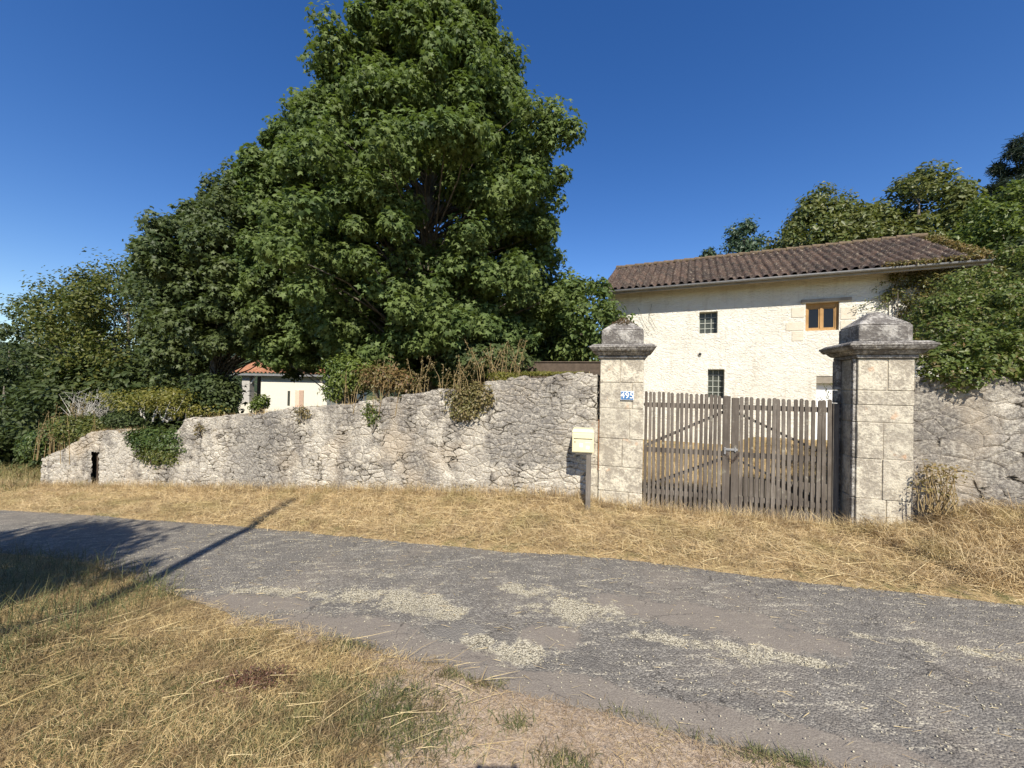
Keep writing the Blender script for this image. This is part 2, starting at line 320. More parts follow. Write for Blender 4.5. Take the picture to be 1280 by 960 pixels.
ASH = m_ashlar('pillar_stone', (.66, .60, .475), (.34, .30, .24), .46, .02); ASHG = m_ashlar('weathered_cap_stone', (.52, .49, .44), (.16, .145, .13), .47, .03, False)
PLAST = m_plaster(); TILE = m_tiles('roof_tile', [(.045, .032, .027), (.068, .046, .037), (.037, .029, .025), (.092, .06, .046), (.056, .039, .032)], (.24, .20, .155))
TILE2 = m_tiles('orange_tile', [(.30, .13, .07), (.38, .18, .10), (.24, .11, .07)], (.4, .28, .18), .25, .35)
ZINC = m_plain('zinc', (.25, .25, .25), .5, .2, .3); GATEW = m_wood('gate_wood', (.105, .085, .068), (.25, .22, .185)); POSTW = m_wood('post_wood', (.14, .12, .10), (.28, .25, .21))
OCHRE = m_wood('ochre_wood', (.40, .23, .09), (.54, .34, .15)); GREYW = m_wood('lintel_wood', (.3, .26, .2), (.42, .37, .3), (2.5, 40, 40))
CREAM = m_plain('mailbox_paint', (.68, .63, .40), .45, .06); WHITE = m_plain('white_paint', (.78, .78, .76), .5, .04); BLUE = m_plain('blue_enamel', (.05, .15, .33), .35, .2)
IRON = m_plain('rusty_iron', (.10, .07, .055), .8, .4, .3); DARKG = m_plain('dark_glass', (.012, .013, .015), .08, .1); BLOCKG = m_plain('greenish_glass', (.055, .06, .05), .2, .35, 0, 25)
STONEL = m_ashlar('quoin_stone', (.68, .62, .50), (.56, .48, .36), .40, .01, False); CONC = m_plain('concrete', (.42, .40, .36), .9, .15)
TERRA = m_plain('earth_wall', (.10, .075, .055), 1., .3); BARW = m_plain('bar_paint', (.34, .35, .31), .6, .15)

# ---------------------------------------------------------------- vegetation helpers
MAPLE_T = np.array([(0, .3, .06), (0, 0, 0), (.30, -.10, -.08), (.25, .15, .0), (.60, .42, -.14), (.22, .46, 0), (0, 1., -.12), (-.22, .46, 0), (-.60, .42, -.14), (-.25, .15, 0), (-.30, -.10, -.08)])
MAPLE_F = np.array([(0, 1, 2, 3), (0, 3, 4, 5), (0, 5, 6, 7), (0, 7, 8, 9), (0, 9, 10, 1)])
OVAL_T = np.array([(0, 0, 0), (.26, .35, .07), (0, .4, -.02), (-.26, .35, .07), (0, 1., -.05)]); OVAL_F = np.array([(0, 1, 4, 2), (0, 2, 4, 3)])
NEED_T = np.array([(-.05, 0, 0), (.05, 0, 0), (.03, 1, 0), (-.03, 1, 0), (0, 0, -.05), (0, 1, -.03), (0, 1, .03), (0, 0, .05)]); NEED_F = np.array([(0, 1, 2, 3), (4, 5, 6, 7)])
def norm(a): return a/np.maximum(np.linalg.norm(a, axis=1, keepdims=True), 1e-6)
def leafgeo(C, Nn, size, T, Fc, droop=.3, dirv=None):
    n = len(C); Nn = norm(Nn); r = dirv if dirv is not None else rng.normal(size=(n, 3)); r = r.copy(); r[:, 2] -= droop
    b = norm(r-Nn*np.sum(r*Nn, 1, keepdims=True)); t = np.cross(b, Nn)
    s = np.asarray(size).reshape(-1, 1, 1)
    V = C[:, None, :]+s*(T[None, :, 0:1]*t[:, None, :]+T[None, :, 1:2]*b[:, None, :]+T[None, :, 2:3]*Nn[:, None, :])
    Q = Fc[None]+(np.arange(n)*len(T))[:, None, None]
    return V.reshape(-1, 3), Q.reshape(-1, Fc.shape[1])
def clumps_to_leaves(cl, per, rad, flat=.85, lit=(0, 0, 1)):
    """cl (n,3) clump centres -> leaf positions and normals spread over the outer part of each clump"""
    n = len(cl); k = int(per); rad = np.broadcast_to(rad, (n,)); sc = np.repeat(rad*rng.uniform(.6, 1.35, n), k)
    d = norm(rng.normal(size=(n*k, 3))); r = rng.uniform(.35, 1.05, (n*k, 1))
    el = np.array([1, 1, flat]); P = np.repeat(cl, k, 0)+d*r*el*sc[:, None]
    P[:, 2] -= (np.abs(d[:, 0])+np.abs(d[:, 1]))*.12*sc
    Nn = d*.8+np.array([0, -.15, .6])+rng.normal(size=(n*k, 3))*.5
    return P, Nn
def crown_clumps(n, prof, sx=1., sy=1., seed=0, inner=.45, rough=.28):
    """prof: list of (z, radius); clump centres inside the profile, most of them near the outline"""
    z = [p[0] for p in prof]; r = [p[1] for p in prof]; out = []
    zz = np.linspace(z[0], z[-1], 200); rr = np.interp(zz, z, r); cdf = np.cumsum(rr+.05); cdf /= cdf[-1]
    q = np.interp(rng.random(n), cdf, zz); th = rng.random(n)*2*math.pi; R = np.interp(q, z, r)
    nz = fbm(th*1.3+seed*3.7, q*1.1+seed, 3); R = R*(1-rough+2*rough*nz); f = inner+(1-inner)*np.sqrt(rng.random(n))
    return np.stack([np.cos(th)*R*f*sx, np.sin(th)*R*f*sy, q], 1)
def branches(mb, cl, top, r0, spread=.55, frac=1., trunk_pts=None, k=5):
    """tapered trunk up the axis and a curved limb to (a share of) the clumps"""
    zt = top; tp = [(0, 0, -.3), (.02, .03, zt*.25), (-.05, .05, zt*.5), (.06, -.03, zt*.75), (0, 0, zt)]
    if trunk_pts: tp = trunk_pts
    mb.tube(tp, [r0*1.25, r0, r0*.75, r0*.45, r0*.08], 9)
    tz = np.array([p[2] for p in tp]); tx = np.array([p[0] for p in tp]); ty = np.array([p[1] for p in tp])
    for c in cl:
        if random.random() > frac: continue
        h = math.hypot(c[0], c[1]); zs = max(tz[0]+.5, min(zt*.93, c[2]-h*spread*random.uniform(.7, 1.2)))
        s = Vector((np.interp(zs, tz, tx), np.interp(zs, tz, ty), zs)); e = Vector(c)
        m1 = s.lerp(e, .35)+Vector((random.uniform(-.1, .1), random.uniform(-.1, .1), random.uniform(-.02, .12)*h)); m2 = s.lerp(e, .7)+Vector((random.uniform(-.12, .12), random.uniform(-.12, .12), random.uniform(.0, .1)*h))
        r = r0*.22*(1-.6*zs/zt); mb.tube([s, m1, m2, e], [r, r*.6, r*.35, r*.15], k, cap=False)
def tree(name, label, loc, prof, ncl, per, crad, lsize, lmat, top, r0, T=MAPLE_T, Fc=MAPLE_F, cat='tree', group=None, seed=0, sx=1., sy=1., inner=.45, frac=.5, bark=None, rough=.28, off=(0, 0), droop=.5):
    root = empty(name, loc, 0, label, cat, group)
    cl = crown_clumps(ncl, prof, sx, sy, seed, inner, rough); cl[:, 0] += off[0]; cl[:, 1] += off[1]
    mb = MB(); branches(mb, cl, top, r0, frac=frac); mb.build('trunk', bark or BARK, root, smooth=True)
    P, Nn = clumps_to_leaves(cl, per, crad); sz = lsize*rng.uniform(.65, 1.2, len(P))
    V, Q = leafgeo(P, Nn, sz, T, Fc, droop); link('crown', npmesh('crown', V, Q), lmat, root)
    return root
def bush(name, label, loc, blobs, per_m3, lsize, lmat, T=OVAL_T, Fc=OVAL_F, cat='shrub', group=None, stems=8, stemmat=None, smin=.25, part='foliage', stuff=None, rz=0, droop=.3):
    """blobs: list of (x,y,z,rx,ry,rz) in local metres"""
    root = empty(name, loc, rz, label, cat, group); Ps = []; Ns = []
    for (x, y, z, rx, ry, rz_) in blobs:
        n = max(30, int(per_m3*(rx*ry*rz_)**(2/3.)*4)); d = norm(rng.normal(size=(n, 3)))
        k = 1+.35*(fbm(d[:, 0]*2+x*3+5, d[:, 2]*2+z*3+d[:, 1]*2+9, 3)-.5)*2
        P = np.array([x, y, z])+d*np.array([rx, ry, rz_])*(rng.uniform(.55, 1.05, n)*k)[:, None]; Ps.append(P); Ns.append(d*.8+np.array([0, -.2, .6])+rng.normal(size=(n, 3))*.45)
    P = np.concatenate(Ps); Nn = np.concatenate(Ns)
    V, Q = leafgeo(P, Nn, lsize*rng.uniform(.6, 1.3, len(P)), T, Fc, droop); link(part, npmesh(part, V, Q), lmat, root)
    if stems:
        mb = MB()
        for i in range(stems):
            b = blobs[i % len(blobs)]; e = (b[0]+random.uniform(-.6, .6)*b[3], b[1]+random.uniform(-.5, .5)*b[4], b[2]+random.uniform(-.2, .8)*b[5])
            s = (b[0]*.6+random.uniform(-.1, .1), b[1]*.6, min(0, b[2]-b[5])); mid = tuple((s[j]+e[j])/2+random.uniform(-.08, .08) for j in range(3))
            q_ = .35 if stems > 30 else 1; mb.tube([s, mid, e], [.018*q_, .012*q_, .005*q_], 5, cap=False)
        mb.build('stem', stemmat or BARK, root, smooth=True)
    return root
def blades(P, head, L, lift, bend, wd):
    n = len(P); d = np.stack([np.cos(head), np.sin(head), np.zeros(n)], 1); z = np.array([0, 0, 1.])
    def dr(ph): return d*np.cos(ph)[:, None]+z*np.sin(ph)[:, None]
    p1 = P+dr(lift)*(L*.5)[:, None]; p2 = p1+dr(lift-bend)*(L*.5)[:, None]
    ra = rng.uniform(-.9, .9, n); wv = np.stack([-d[:, 1]*np.cos(ra), d[:, 0]*np.cos(ra), np.sin(ra)], 1)*(wd/2)[:, None]
    V = np.stack([P-wv, P+wv, p1+wv*.8, p1-wv*.8, p2+wv*.15, p2-wv*.15], 1).reshape(-1, 3)
    b = (np.arange(n)*6)[:, None]; Q = np.concatenate([b+np.array([[0, 1, 2, 3]]), b+np.array([[3, 2, 4, 5]])], 0); return V, Q

# ---------------------------------------------------------------- road edges (from the photograph, on the ground)
far_px = [(0, 637), (100, 643), (200, 651), (300, 658), (400, 668), (500, 678), (640, 690), (700, 693), (800, 702), (900, 715), (1000, 727), (1100, 738), (1200, 748), (1280, 756)]
near_px = [(60, 694), (120, 702), (188, 724), (227, 744), (306, 768), (385, 785), (503, 820), (560, 828), (591, 845), (744, 878), (878, 918), (975, 939), (1060, 958)]
FE = np.array([G(*p)[:2] for p in far_px]); NE = np.array([G(*p)[:2] for p in near_px])
def ext(E, xl, sl_, xr, sr_): return np.vstack([[E[0, 0]-xl, E[0, 1]+sl_*xl], E, [E[-1, 0]+xr, E[-1, 1]-sr_*xr]])
FE = ext(FE, 40, .25, 40, .2); NE = ext(NE, 40, .25, 40, .2)
def farY(X): return np.interp(X, FE[:, 0], FE[:, 1])
def nearY(X): return np.interp(X, NE[:, 0], NE[:, 1])
print('road', FE[1:-1:3].round(2).tolist(), NE[1:-1:3].round(2).tolist())
def dout(X, Y):   # distance outside the road (negative inside)
    return np.maximum(Y-farY(X), nearY(X)-Y)
def ground_h(X, Y, detail=True):
    z = gz(X, Y); d = dout(X, Y)
    z = z-.05+.065*sm((d+.12)/.24)
    z = z+.20*sm((-X-2.0)/1.3)*sm((3.5-Y)/1.1)
    if detail:
        near = np.exp(-np.hypot(X, Y-3)/25)
        z = z+near*(.05*(fbm(X*1.7, Y*1.7, 4)-.5)+.028*(fbm(X*9, Y*9, 3)-.5))*sm((d+.2)/.3)
    return z
# ground sheet: one grid, dense near the camera
def graded(lo, hi, n0, far, step):
    a = [lo]; x = lo; s = step
    core = list(np.arange(lo, hi, step)); L = []; x = lo; s = step
    while x > -far: s *= 1.18; x -= s; L.append(x)
    Rr = []; x = core[-1]; s = step
    while x < far: s *= 1.18; x += s; Rr.append(x)
    return np.array(L[::-1]+core+Rr)
gx = graded(-9, 7.5, 0, 700, .05); gy = graded(-1.0, 9, 0, 700, .05)
GX, GY = np.meshgrid(gx, gy, indexing='ij'); GZ = ground_h(GX, GY)
gm = gridmesh('ground', np.stack([GX, GY, GZ], -1))
dirt = np.zeros_like(GX)
def blobv(X, Y, list_, rot=-.2):
    o = np.zeros_like(X); c, s = math.cos(rot), math.sin(rot)
    for (x, y, rx, ry, k) in list_:
        dx = X-x; dy = Y-y; a = dx*c+dy*s; b = -dx*s+dy*c; o = np.maximum(o, k*np.exp(-.69*((a/rx)**2+(b/ry)**2)**1.2))
    return o
def pb(px, py, rx, ry, k=1.): x, y, z = G(px, py); return (x, y, rx, ry, k)
dirt = blobv(GX, GY, [pb(760, 935, .75, .35), pb(560, 890, .5, .3), pb(880, 955, .6, .25), pb(950, 985, 1.0, .3), pb(640, 960, .6, .3)])
dirt = np.maximum(dirt, .62*sm(1-np.abs(dout(GX, GY)-.08)/.2)*(GX > -2.2)*np.where(GY > farY(GX)-.1, .55, 1.))
meadow = sm((np.hypot(GX, GY-3)-14)/10)
for nm, A in (('dirt', dirt), ('meadow', meadow)):
    a = gm.attributes.new(nm, 'FLOAT', 'POINT'); a.data.foreach_set('value', A.ravel().astype(np.float32))
tag(link('ground', gm, GROUND, smooth=True), kind='structure')
# road sheet
rx = np.unique(np.concatenate([np.arange(-9, 7.5, .03), np.linspace(-45, -9, 80), np.linspace(7.5, 40, 60)])); rt = np.linspace(0, 1, 90)
RX, RT = np.meshgrid(rx, rt, indexing='ij'); y0 = nearY(RX)-.15; y1 = farY(RX)+.15; RY = y0+(y1-y0)*RT
RZ = gz(RX, RY)-.012+.02*np.sin(np.pi*RT)+.010*(fbm(RX*2.2, RY*2.2, 3)-.5)
brown = blobv(RX, RY, [pb(880, 772, .62, .17), pb(790, 758, .35, .16), pb(980, 800, .4, .15), pb(690, 795, .2, .12), pb(420, 785, .65, .16), pb(560, 815, .45, .11), pb(700, 858, .75, .12), pb(860, 895, .7, .12), pb(1000, 925, .6, .10), pb(300, 752, .6, .13)])
dark = blobv(RX, RY, [pb(575, 790, .2, .10)])
pale = blobv(RX, RY, [pb(510, 752, .36, .15), pb(450, 746, .35, .12, .9), pb(560, 765, .16, .1), pb(650, 815, .2, .1), pb(600, 800, .1, .08), pb(720, 762, .36, .16, .85), pb(660, 738, .3, .12, .75), pb(930, 815, .28, .10, .75), pb(1000, 825, .3, .06, .8), pb(340, 738, .5, .08, .7), pb(830, 800, .4, .06, .65), pb(1250, 820, .5, .1, .6), pb(480, 720, .5, .06, .5), pb(1120, 800, .4, .05, .55)])
rm = gridmesh('road', np.stack([RX, RY, RZ-.012*np.clip(pale, 0, 1)], -1))
for nm, A in (('brown', brown), ('dark', dark), ('pale', pale)):
    a = rm.attributes.new(nm, 'FLOAT', 'POINT'); a.data.foreach_set('value', A.ravel().astype(np.float32))
tag(link('road', rm, ROAD, smooth=True), kind='structure')
# hills far behind
def hill(x0, x1, Y, h, seed):
    xs = np.linspace(x0, x1, 160); ts = np.linspace(0, 1, 14); X, T_ = np.meshgrid(xs, ts, indexing='ij')
    env = np.sin(np.pi*(X-x0)/(x1-x0))**.5; Z = -4+(h*env*(.7+.5*fbm(X/60+seed, X*0+seed, 3))+4)*np.sin(T_*np.pi*.5)+2.2*fbm(X/4., T_*9, 3)
    return np.stack([X, Y+T_*60, Z], -1)
HM = NT('wooded_hill', 1.); hn = HM.noise(HM.co(), .35, 5, .7); HM.col(HM.ramp(hn, [(.35, (.02, .035, .02)), (.65, (.06, .085, .04))])); HM.bump(hn, 3.)
tag(link('hills', gridmesh('hills', hill(-520, 120, 150, 19, 3)), HM.mat, smooth=True), kind='structure')

# ---------------------------------------------------------------- left rubble wall
WROT = -TH; W0 = (OX, OY, 0)
def wpt(px, py, v=0): return onframe(px, py, v, (OX, OY), TH)
top_px = [(748, 466), (700, 468), (640, 474), (606, 479), (598, 500), (585, 519), (570, 508), (556, 488), (500, 497), (430, 505), (380, 510), (330, 517), (300, 520), (250, 523), (234, 526), (215, 545), (202, 560), (191, 574), (184, 566), (172, 552), (155, 540), (112, 541), (98, 551), (84, 560), (66, 567), (53, 572)]
TP = np.array([wpt(*p) for p in top_px])[::-1]      # sorted by u
print('wall u range', TP[0], TP[-1])
ULEFT = TP[0, 0]
def ztop(u): return np.interp(u, TP[:, 0], TP[:, 1])
def zgw(u, v=0.): X, Y = xy_of(u, v); return gz(X, Y)
slit = (wpt(115, 580)[0], wpt(124, 580)[0], wpt(120, 609)[1], wpt(120, 565)[1])
def wall_sheet(name, u0, u1, zt, th, mat, label, du=.022, nz=None, holes=None, parent=None):
    root = empty(name, W0, WROT, label, 'wall')
    us = np.arange(u0, u1+1e-6, du); zb = zgw(us)-.25; ztp = zt(us)+.10*(fbm(us*5, us*0+3, 3)-.5)+.035*(vn(np.floor(us*4.3+2*vn(us*2, us*0)), us*0+9)-.5)+.025*np.sign(np.sin(us*19+3*np.sin(us*5)))*0
    n = nz or int((ztp-zb).max()/du); ts = np.linspace(0, 1, n); nt_ = max(3, int(th/.04)); tv = np.linspace(0, 1, nt_)[1:]
    Pf = np.stack([np.repeat(us[:, None], n, 1), np.zeros((len(us), n)), zb[:, None]+(ztp-zb)[:, None]*ts[None]], -1)
    Pt = np.stack([np.repeat(us[:, None], len(tv), 1), np.repeat(tv[None]*th, len(us), 0), np.repeat(ztp[:, None], len(tv), 1)+.03*(fbm(us[:, None]*8, tv[None]*th*8, 3)-.5)], -1)
    Pb = np.stack([np.repeat(us[:, None], 8, 1), np.full((len(us), 8), th), Pt[:, -1, 2][:, None]+(zb-Pt[:, -1, 2])[:, None]*np.linspace(0, 1, 9)[1:][None]], -1)
    P = np.concatenate([Pf, Pt, Pb], 1); a, b = P.shape[:2]
    i, j = np.meshgrid(np.arange(a-1), np.arange(b-1), indexing='ij'); q = (i*b+j).ravel(); keep = np.ones(len(q), bool)
    if holes:
        uc = (P[:-1, :-1, 0]+P[1:, 1:, 0]).ravel()/2; zc = (P[:-1, :-1, 2]+P[1:, 1:, 2]).ravel()/2; istop = ((j >= n-1) & (j < n+len(tv)-1)).ravel()
        for (a0, a1, z0, z1) in holes: keep &= ~((uc > a0) & (uc < a1) & (zc > z0) & (zc < z1) & ~istop)
    Q = np.stack([q, q+b, q+b+1, q+1], 1)[keep]
    # end caps
    V = P.reshape(-1, 3); caps = []
    for ui in (0, a-1):
        g = np.array([[(us[ui], th*s_, zb[ui]+(ztp[ui]-zb[ui])*t_) for t_ in ts] for s_ in np.linspace(0, 1, 8)])
        k = len(V); V = np.vstack([V, g.reshape(-1, 3)]); ii, jj = np.meshgrid(np.arange(7), np.arange(n-1), indexing='ij'); qq = (k+ii*n+jj).ravel()
        f4 = np.stack([qq, qq+1, qq+n+1, qq+n], 1) if ui == 0 else np.stack([qq, qq+n, qq+n+1, qq+1], 1); Q = np.vstack([Q, f4])
    link('masonry', npmesh('masonry', V, Q), mat, root, smooth=True)
    if holes:
        for (a0, a1, z0, z1) in holes:
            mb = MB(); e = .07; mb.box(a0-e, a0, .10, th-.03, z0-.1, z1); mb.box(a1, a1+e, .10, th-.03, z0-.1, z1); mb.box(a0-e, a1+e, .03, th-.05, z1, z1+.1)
            mb  .build('slit_reveal', TERRA, root, bevel=.012)  # reveals painted dark earth to make the recess look darker inside
    return root
wl = wall_sheet('stone_wall', ULEFT, .02, ztop, .45, RUB, 'long sunlit rubble stone wall running left from the gate, ruined and crumbling at its far end', holes=[slit])
# right wall
RP = np.array([wpt(*p) for p in [(1143, 486), (1180, 478), (1230, 473), (1280, 469)]]); zr = RP[:, 1].mean()
print('right wall', RP, slit)
wall_sheet('stone_wall', 3.75, 7.5, lambda u: 1.95+.06*(fbm(u*3, u*0, 2)-.5), .5, RUBR, 'dark lichen-blotched rubble wall to the right of the right gate pillar, under the creeper', du=.02)
# low earth-coloured wall behind
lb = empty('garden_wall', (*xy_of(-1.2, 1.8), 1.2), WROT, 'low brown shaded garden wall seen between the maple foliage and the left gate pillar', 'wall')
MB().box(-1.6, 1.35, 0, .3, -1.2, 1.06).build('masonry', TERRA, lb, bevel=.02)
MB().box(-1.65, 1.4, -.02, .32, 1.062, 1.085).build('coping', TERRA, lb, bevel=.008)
# raised garden behind the left wall
gu = np.linspace(ULEFT+1.2, -.12, 120); gv = np.linspace(.42, 8, 50); U, Vv = np.meshgrid(gu, gv, indexing='ij')
smt = np.interp(gu, [ULEFT, -10, -9, -7, -4, -2, 0], [.0, .05, .45, .7, 1.0, 1.25, 1.45])
Z = smt[:, None]+.12*(fbm(U*1.5, Vv*1.5, 3)-.5)
P = np.stack([U, Vv, Z], -1); P = np.concatenate([np.stack([U[:, :1], Vv[:, :1], Z[:, :1]*0-1.6], -1), P, np.stack([U[:, -1:], Vv[:, -1:], Z[:, -1:]*0-2], -1)], 1)
E1 = P[-1:, :, :].copy(); E1[..., 2] = -.5; P = np.concatenate([P, E1], 0)
g2 = gridmesh('garden_ground', P); g2.attributes.new('meadow', 'FLOAT', 'POINT').data.foreach_set('value', np.full(len(g2.vertices), .8, np.float32))
tag(link('garden_ground', g2, GROUND, smooth=True, loc=W0, rz=WROT), kind='structure')

# ---------------------------------------------------------------- gate pillars
def pillar(u0, u1, v0, v1, label, rows, seed, rebate=False, moss=False):
    rs = random.Random(seed); um = (u0+u1)/2; vm = (v0+v1)/2; X, Y = xy_of(um, vm); zb = float(gz(X, Y))-.15
    root = empty('gate_pillar', (X, Y, 0), WROT, label, 'gate pillar')
    a, b = (u1-u0)/2, (v1-v0)/2; H = 2.2
    core = MB(); core.box(-a+.012, a-.012, -b+.012, b-.012, zb, H-.003); core.build('mortar_core', m_plain('lime_mortar', (.42, .37, .29), .95, .2) if not bpy.data.materials.get('lime_mortar') else bpy.data.materials['lime_mortar'], root)
    mb = MB(); zs = [zb]+rows+[H]
    for i in range(len(zs)-1):
        z0, z1 = zs[i]+.003, zs[i+1]-.003; cut = rs.choice([-.12, .02, .12, -.02, None, .15])*1.0 if rs.random() > -1 and (c_ := rs.random()) > .25 else None
        xs = [-a, a] if cut is None else [-a, cut, a]
        for j in range(len(xs)-1):
            x0 = xs[j]+(.003 if j else 0)+rs.uniform(-.004, .004); x1 = xs[j+1]-(.003 if j < len(xs)-2 else 0)+rs.uniform(-.004, .004); yo = rs.uniform(-.006, .006)
            mb.box(x0, x1, -b+yo, b+yo*.5, z0, z1)
    mb.build('shaft', ASH, root, bevel=.009)
    if rebate:      # raised fillets down the gate side
        fb = MB()
        for i in range(len(zs)-1):
            fb.box(-a-.035, -a-.002, -b+.03, -b+.09, zs[i]+.004, zs[i+1]-.004)
            fb.box(-a-.06+rs.uniform(-.006, .006), -a-.002, b-.14, b-.02, zs[i]+.004, zs[i+1]-.004)
        fb.build('rebate', ASHG, root, bevel=.008)
    # moulded cornice: steps outwards
    mc = MB(); z = H
    for (e0, e1, h) in [(.03, .03, .045), (.05, .095, .05), (.115, .15, .045), (.155, .155, .03), (.14, .10, .03)]:
        mc.frust((-a-e0, a+e0, -b-e0, b+e0), z, (-a-e1, a+e1, -b-e1, b+e1), z+h); z += h+.0015
    mc.build('cornice', ASHG, root, bevel=.012)
    cpb = MB(); e = -.01; cpb.box(-a-e, a+e, -b-e, b+e, z, z+.215); z2 = z+.2165
    cpb.frust((-a-e, a+e, -b-e, b+e), z2, (-.055, .055, -.045, .045), z2+.19)
    o = cpb.build('cap_stone', ASHG, root, bevel=.02)
    if moss:
        n = 900; th = rng.random(n)*6.283; r = np.sqrt(rng.random(n))*.22; x = np.cos(th)*r; y = np.sin(th)*r*.9; zz = z2+.20-.72*np.maximum(np.abs(x)-.03, np.abs(y)-.03)+.005
        Vq, Qq = leafgeo(np.stack([x, y, zz], 1), np.stack([x, y, x*0+.3], 1)+rng.normal(size=(n, 3))*.3, np.full(n, .03), OVAL_T, OVAL_F, .2)
        link('moss', npmesh('moss', Vq, Qq), m_leaf('rusty_moss', [(.10, .055, .03), (.16, .09, .045), (.08, .07, .03)], .1), root)
    return root, a, b
pl, pa, pbb = pillar(.06, .675, -.06, .50, 'left dressed-stone gate pillar with house number plate and moss on its cap', [.26, .62, 1.03, 1.47, 1.85], 3, False, True)
pr, _, _ = pillar(3.225, 3.80, -.06, .46, 'right dressed-stone gate pillar with ribbed inner edge, beside the creeper', [.45, .95, 1.4, 1.62, 1.8], 8, True)
# quoin jamb beside the left pillar
mb = MB(); zq = [-.15, .3, .62, .95, 1.27]
for i in range(4): mb.box(-pa-.125, -pa-.008, -pbb+.045, .2, zq[i]+.003, zq[i+1]-.003)
mb.build('jamb_stone', ASH, pl, bevel=.008)
mb = MB()
mb.tube([(-pa-.006, -pbb+.0, .55), (-pa-.004, -pbb+.0, .95), (-pa-.008, -pbb+.0, 1.3)], .005, 5); mb.build('rust_seam', m_plain('rust_stain', (.32, .14, .06), .9, .3), pl)

# house number plate
npx, npz = onframe(784, 494.5, -.072, (OX, OY), TH)
sgn = empty('house_number_plate', (*xy_of(npx, -.072), npz), WROT, 'small blue enamel house number plate reading 495 on the left gate pillar', 'house number')
MB().box(-.093, .093, -.008, .002, -.066, .066).build('plate', WHITE, sgn, bevel=.004)
MB().box(-.085, .085, -.011, -.0085, -.058, .058).build('field', BLUE, sgn)
cu = bpy.data.curves.new('digits', 'FONT'); cu.body = '495'; cu.size = .125; cu.align_x = 'CENTER'; cu.align_y = 'CENTER'; cu.extrude = .001; cu.offset = .001; cu.space_character = 1.0
tmp = bpy.data.objects.new('tmp', cu); COL.objects.link(tmp); dg = bpy.context.evaluated_depsgraph_get(); me = bpy.data.meshes.new_from_object(tmp.evaluated_get(dg)); bpy.data.objects.remove(tmp)
me.transform(Matrix.Translation((0, -.013, 0))@Matrix.Rotation(math.pi/2, 4, 'X')); link('digits', me, WHITE, sgn)

# ---------------------------------------------------------------- picket gate, two leaves
GV = .22
def leaf(label, u0, u1, zt0, zt1, zb0, zb1, mirror):
    root = empty('picket_gate_leaf', (*xy_of(u0, GV), 0), WROT, label, 'gate')
    Wd = u1-u0; n = 17; T_ = lambda x: zt0+(zt1-zt0)*x/Wd; Bz = lambda x: zb0+(zb1-zb0)*x/Wd
    pitch = (Wd-.10)/n; x0 = 0 if not mirror else .10
    for i in range(n):
        x = x0+pitch*(i+.5)+random.uniform(-.003, .003); wd = .043+random.uniform(-.003, .003); zt = T_(x)+random.uniform(-.012, .008); zb = Bz(x)+random.uniform(-.02, .02); ln = random.uniform(-.010, .010); th = .018
        k = 7; prof = [(-wd/2, zb), (wd/2, zb)]+[(wd/2*math.cos(t), zt-wd/2+wd/2*1.15*math.sin(t)) for t in np.linspace(0, math.pi, k)]
        vs = [(x+px_+ln*(pz-zb), y, pz) for y in (-th/2, th/2) for (px_, pz) in prof]; m = len(prof)
        fs = [tuple(range(m)), tuple(range(2*m-1, m-1, -1))]+[(j, j+m, (j+1) % m+m, (j+1) % m) for j in range(m)]
        MB().add(vs, fs).build('picket', GATEW, root)
    sx_ = (Wd-.10, Wd-.004) if not mirror else (.004, .10)
    MB().box(sx_[0], sx_[1], -.014, .014, Bz(sx_[0])+.02, T_(sx_[0])-.01).build('stile', GATEW, root, bevel=.003)
    ys = .011; hts = (1.53, .86, .24)
    for h in hts:
        MB().box(0.01, Wd-.01, ys, ys+.032, h-.035, h+.035).build('rail', GATEW, root, bevel=.003)
    for (hb, ht) in ((hts[1]+.05, hts[0]-.05), (hts[2]+.05, hts[1]-.05)):
        p = ((.03, ys+.05, hb), (Wd-.03, ys+.05, ht)); p = p if not mirror else ((.03, ys+.05, ht), (Wd-.03, ys+.05, hb))
        MB().beam(*p, .03, .085, (0, 1, 0)).build('brace', POSTW, root)
    back_top = .30 if not mirror else .52; MB().box(.015, Wd-.012, ys+.086, ys+.098, Bz(0)+.03, back_top).build('lower_backing', POSTW, root)  # dark backing added behind the lower pickets so their gaps read near-black
    hx = 0.0 if not mirror else Wd
    for h in (hts[0], hts[2]):
        s = 1 if not mirror else -1
        MB().box(min(hx, hx+s*.3), max(hx, hx+s*.3), ys+.034, ys+.04, h-.02, h+.02).build('hinge_strap', IRON, root)
    return root
UC = wpt(913, 560, GV)[0]; UL = wpt(804, 560, GV)[0]; URt = wpt(1041, 560, GV)[0]
zt = [wpt(805, 489, GV)[1], wpt(913, 494.5, GV)[1], wpt(1040, 500, GV)[1]]; zb_ = [wpt(804, 637, GV)[1], wpt(912, 646, GV)[1], wpt(1040, 660, GV)[1]]
print('gate', UL, UC, URt, zt, zb_)
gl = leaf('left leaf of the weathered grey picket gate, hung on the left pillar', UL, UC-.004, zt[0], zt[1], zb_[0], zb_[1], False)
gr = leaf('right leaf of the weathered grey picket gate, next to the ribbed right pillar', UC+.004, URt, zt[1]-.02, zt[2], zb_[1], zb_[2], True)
WL_ = UC-UL-.004
mb = MB(); mb.box(WL_-.09, WL_+.09, -.03, -.016, .915, .945); mb.box(WL_-.085, WL_-.06, -.034, -.016, .86, .96); mb.box(WL_+.05, WL_+.07, -.034, -.016, .9, .96); mb.build('latch', ZINC, gl, bevel=.003)
ch = MB()
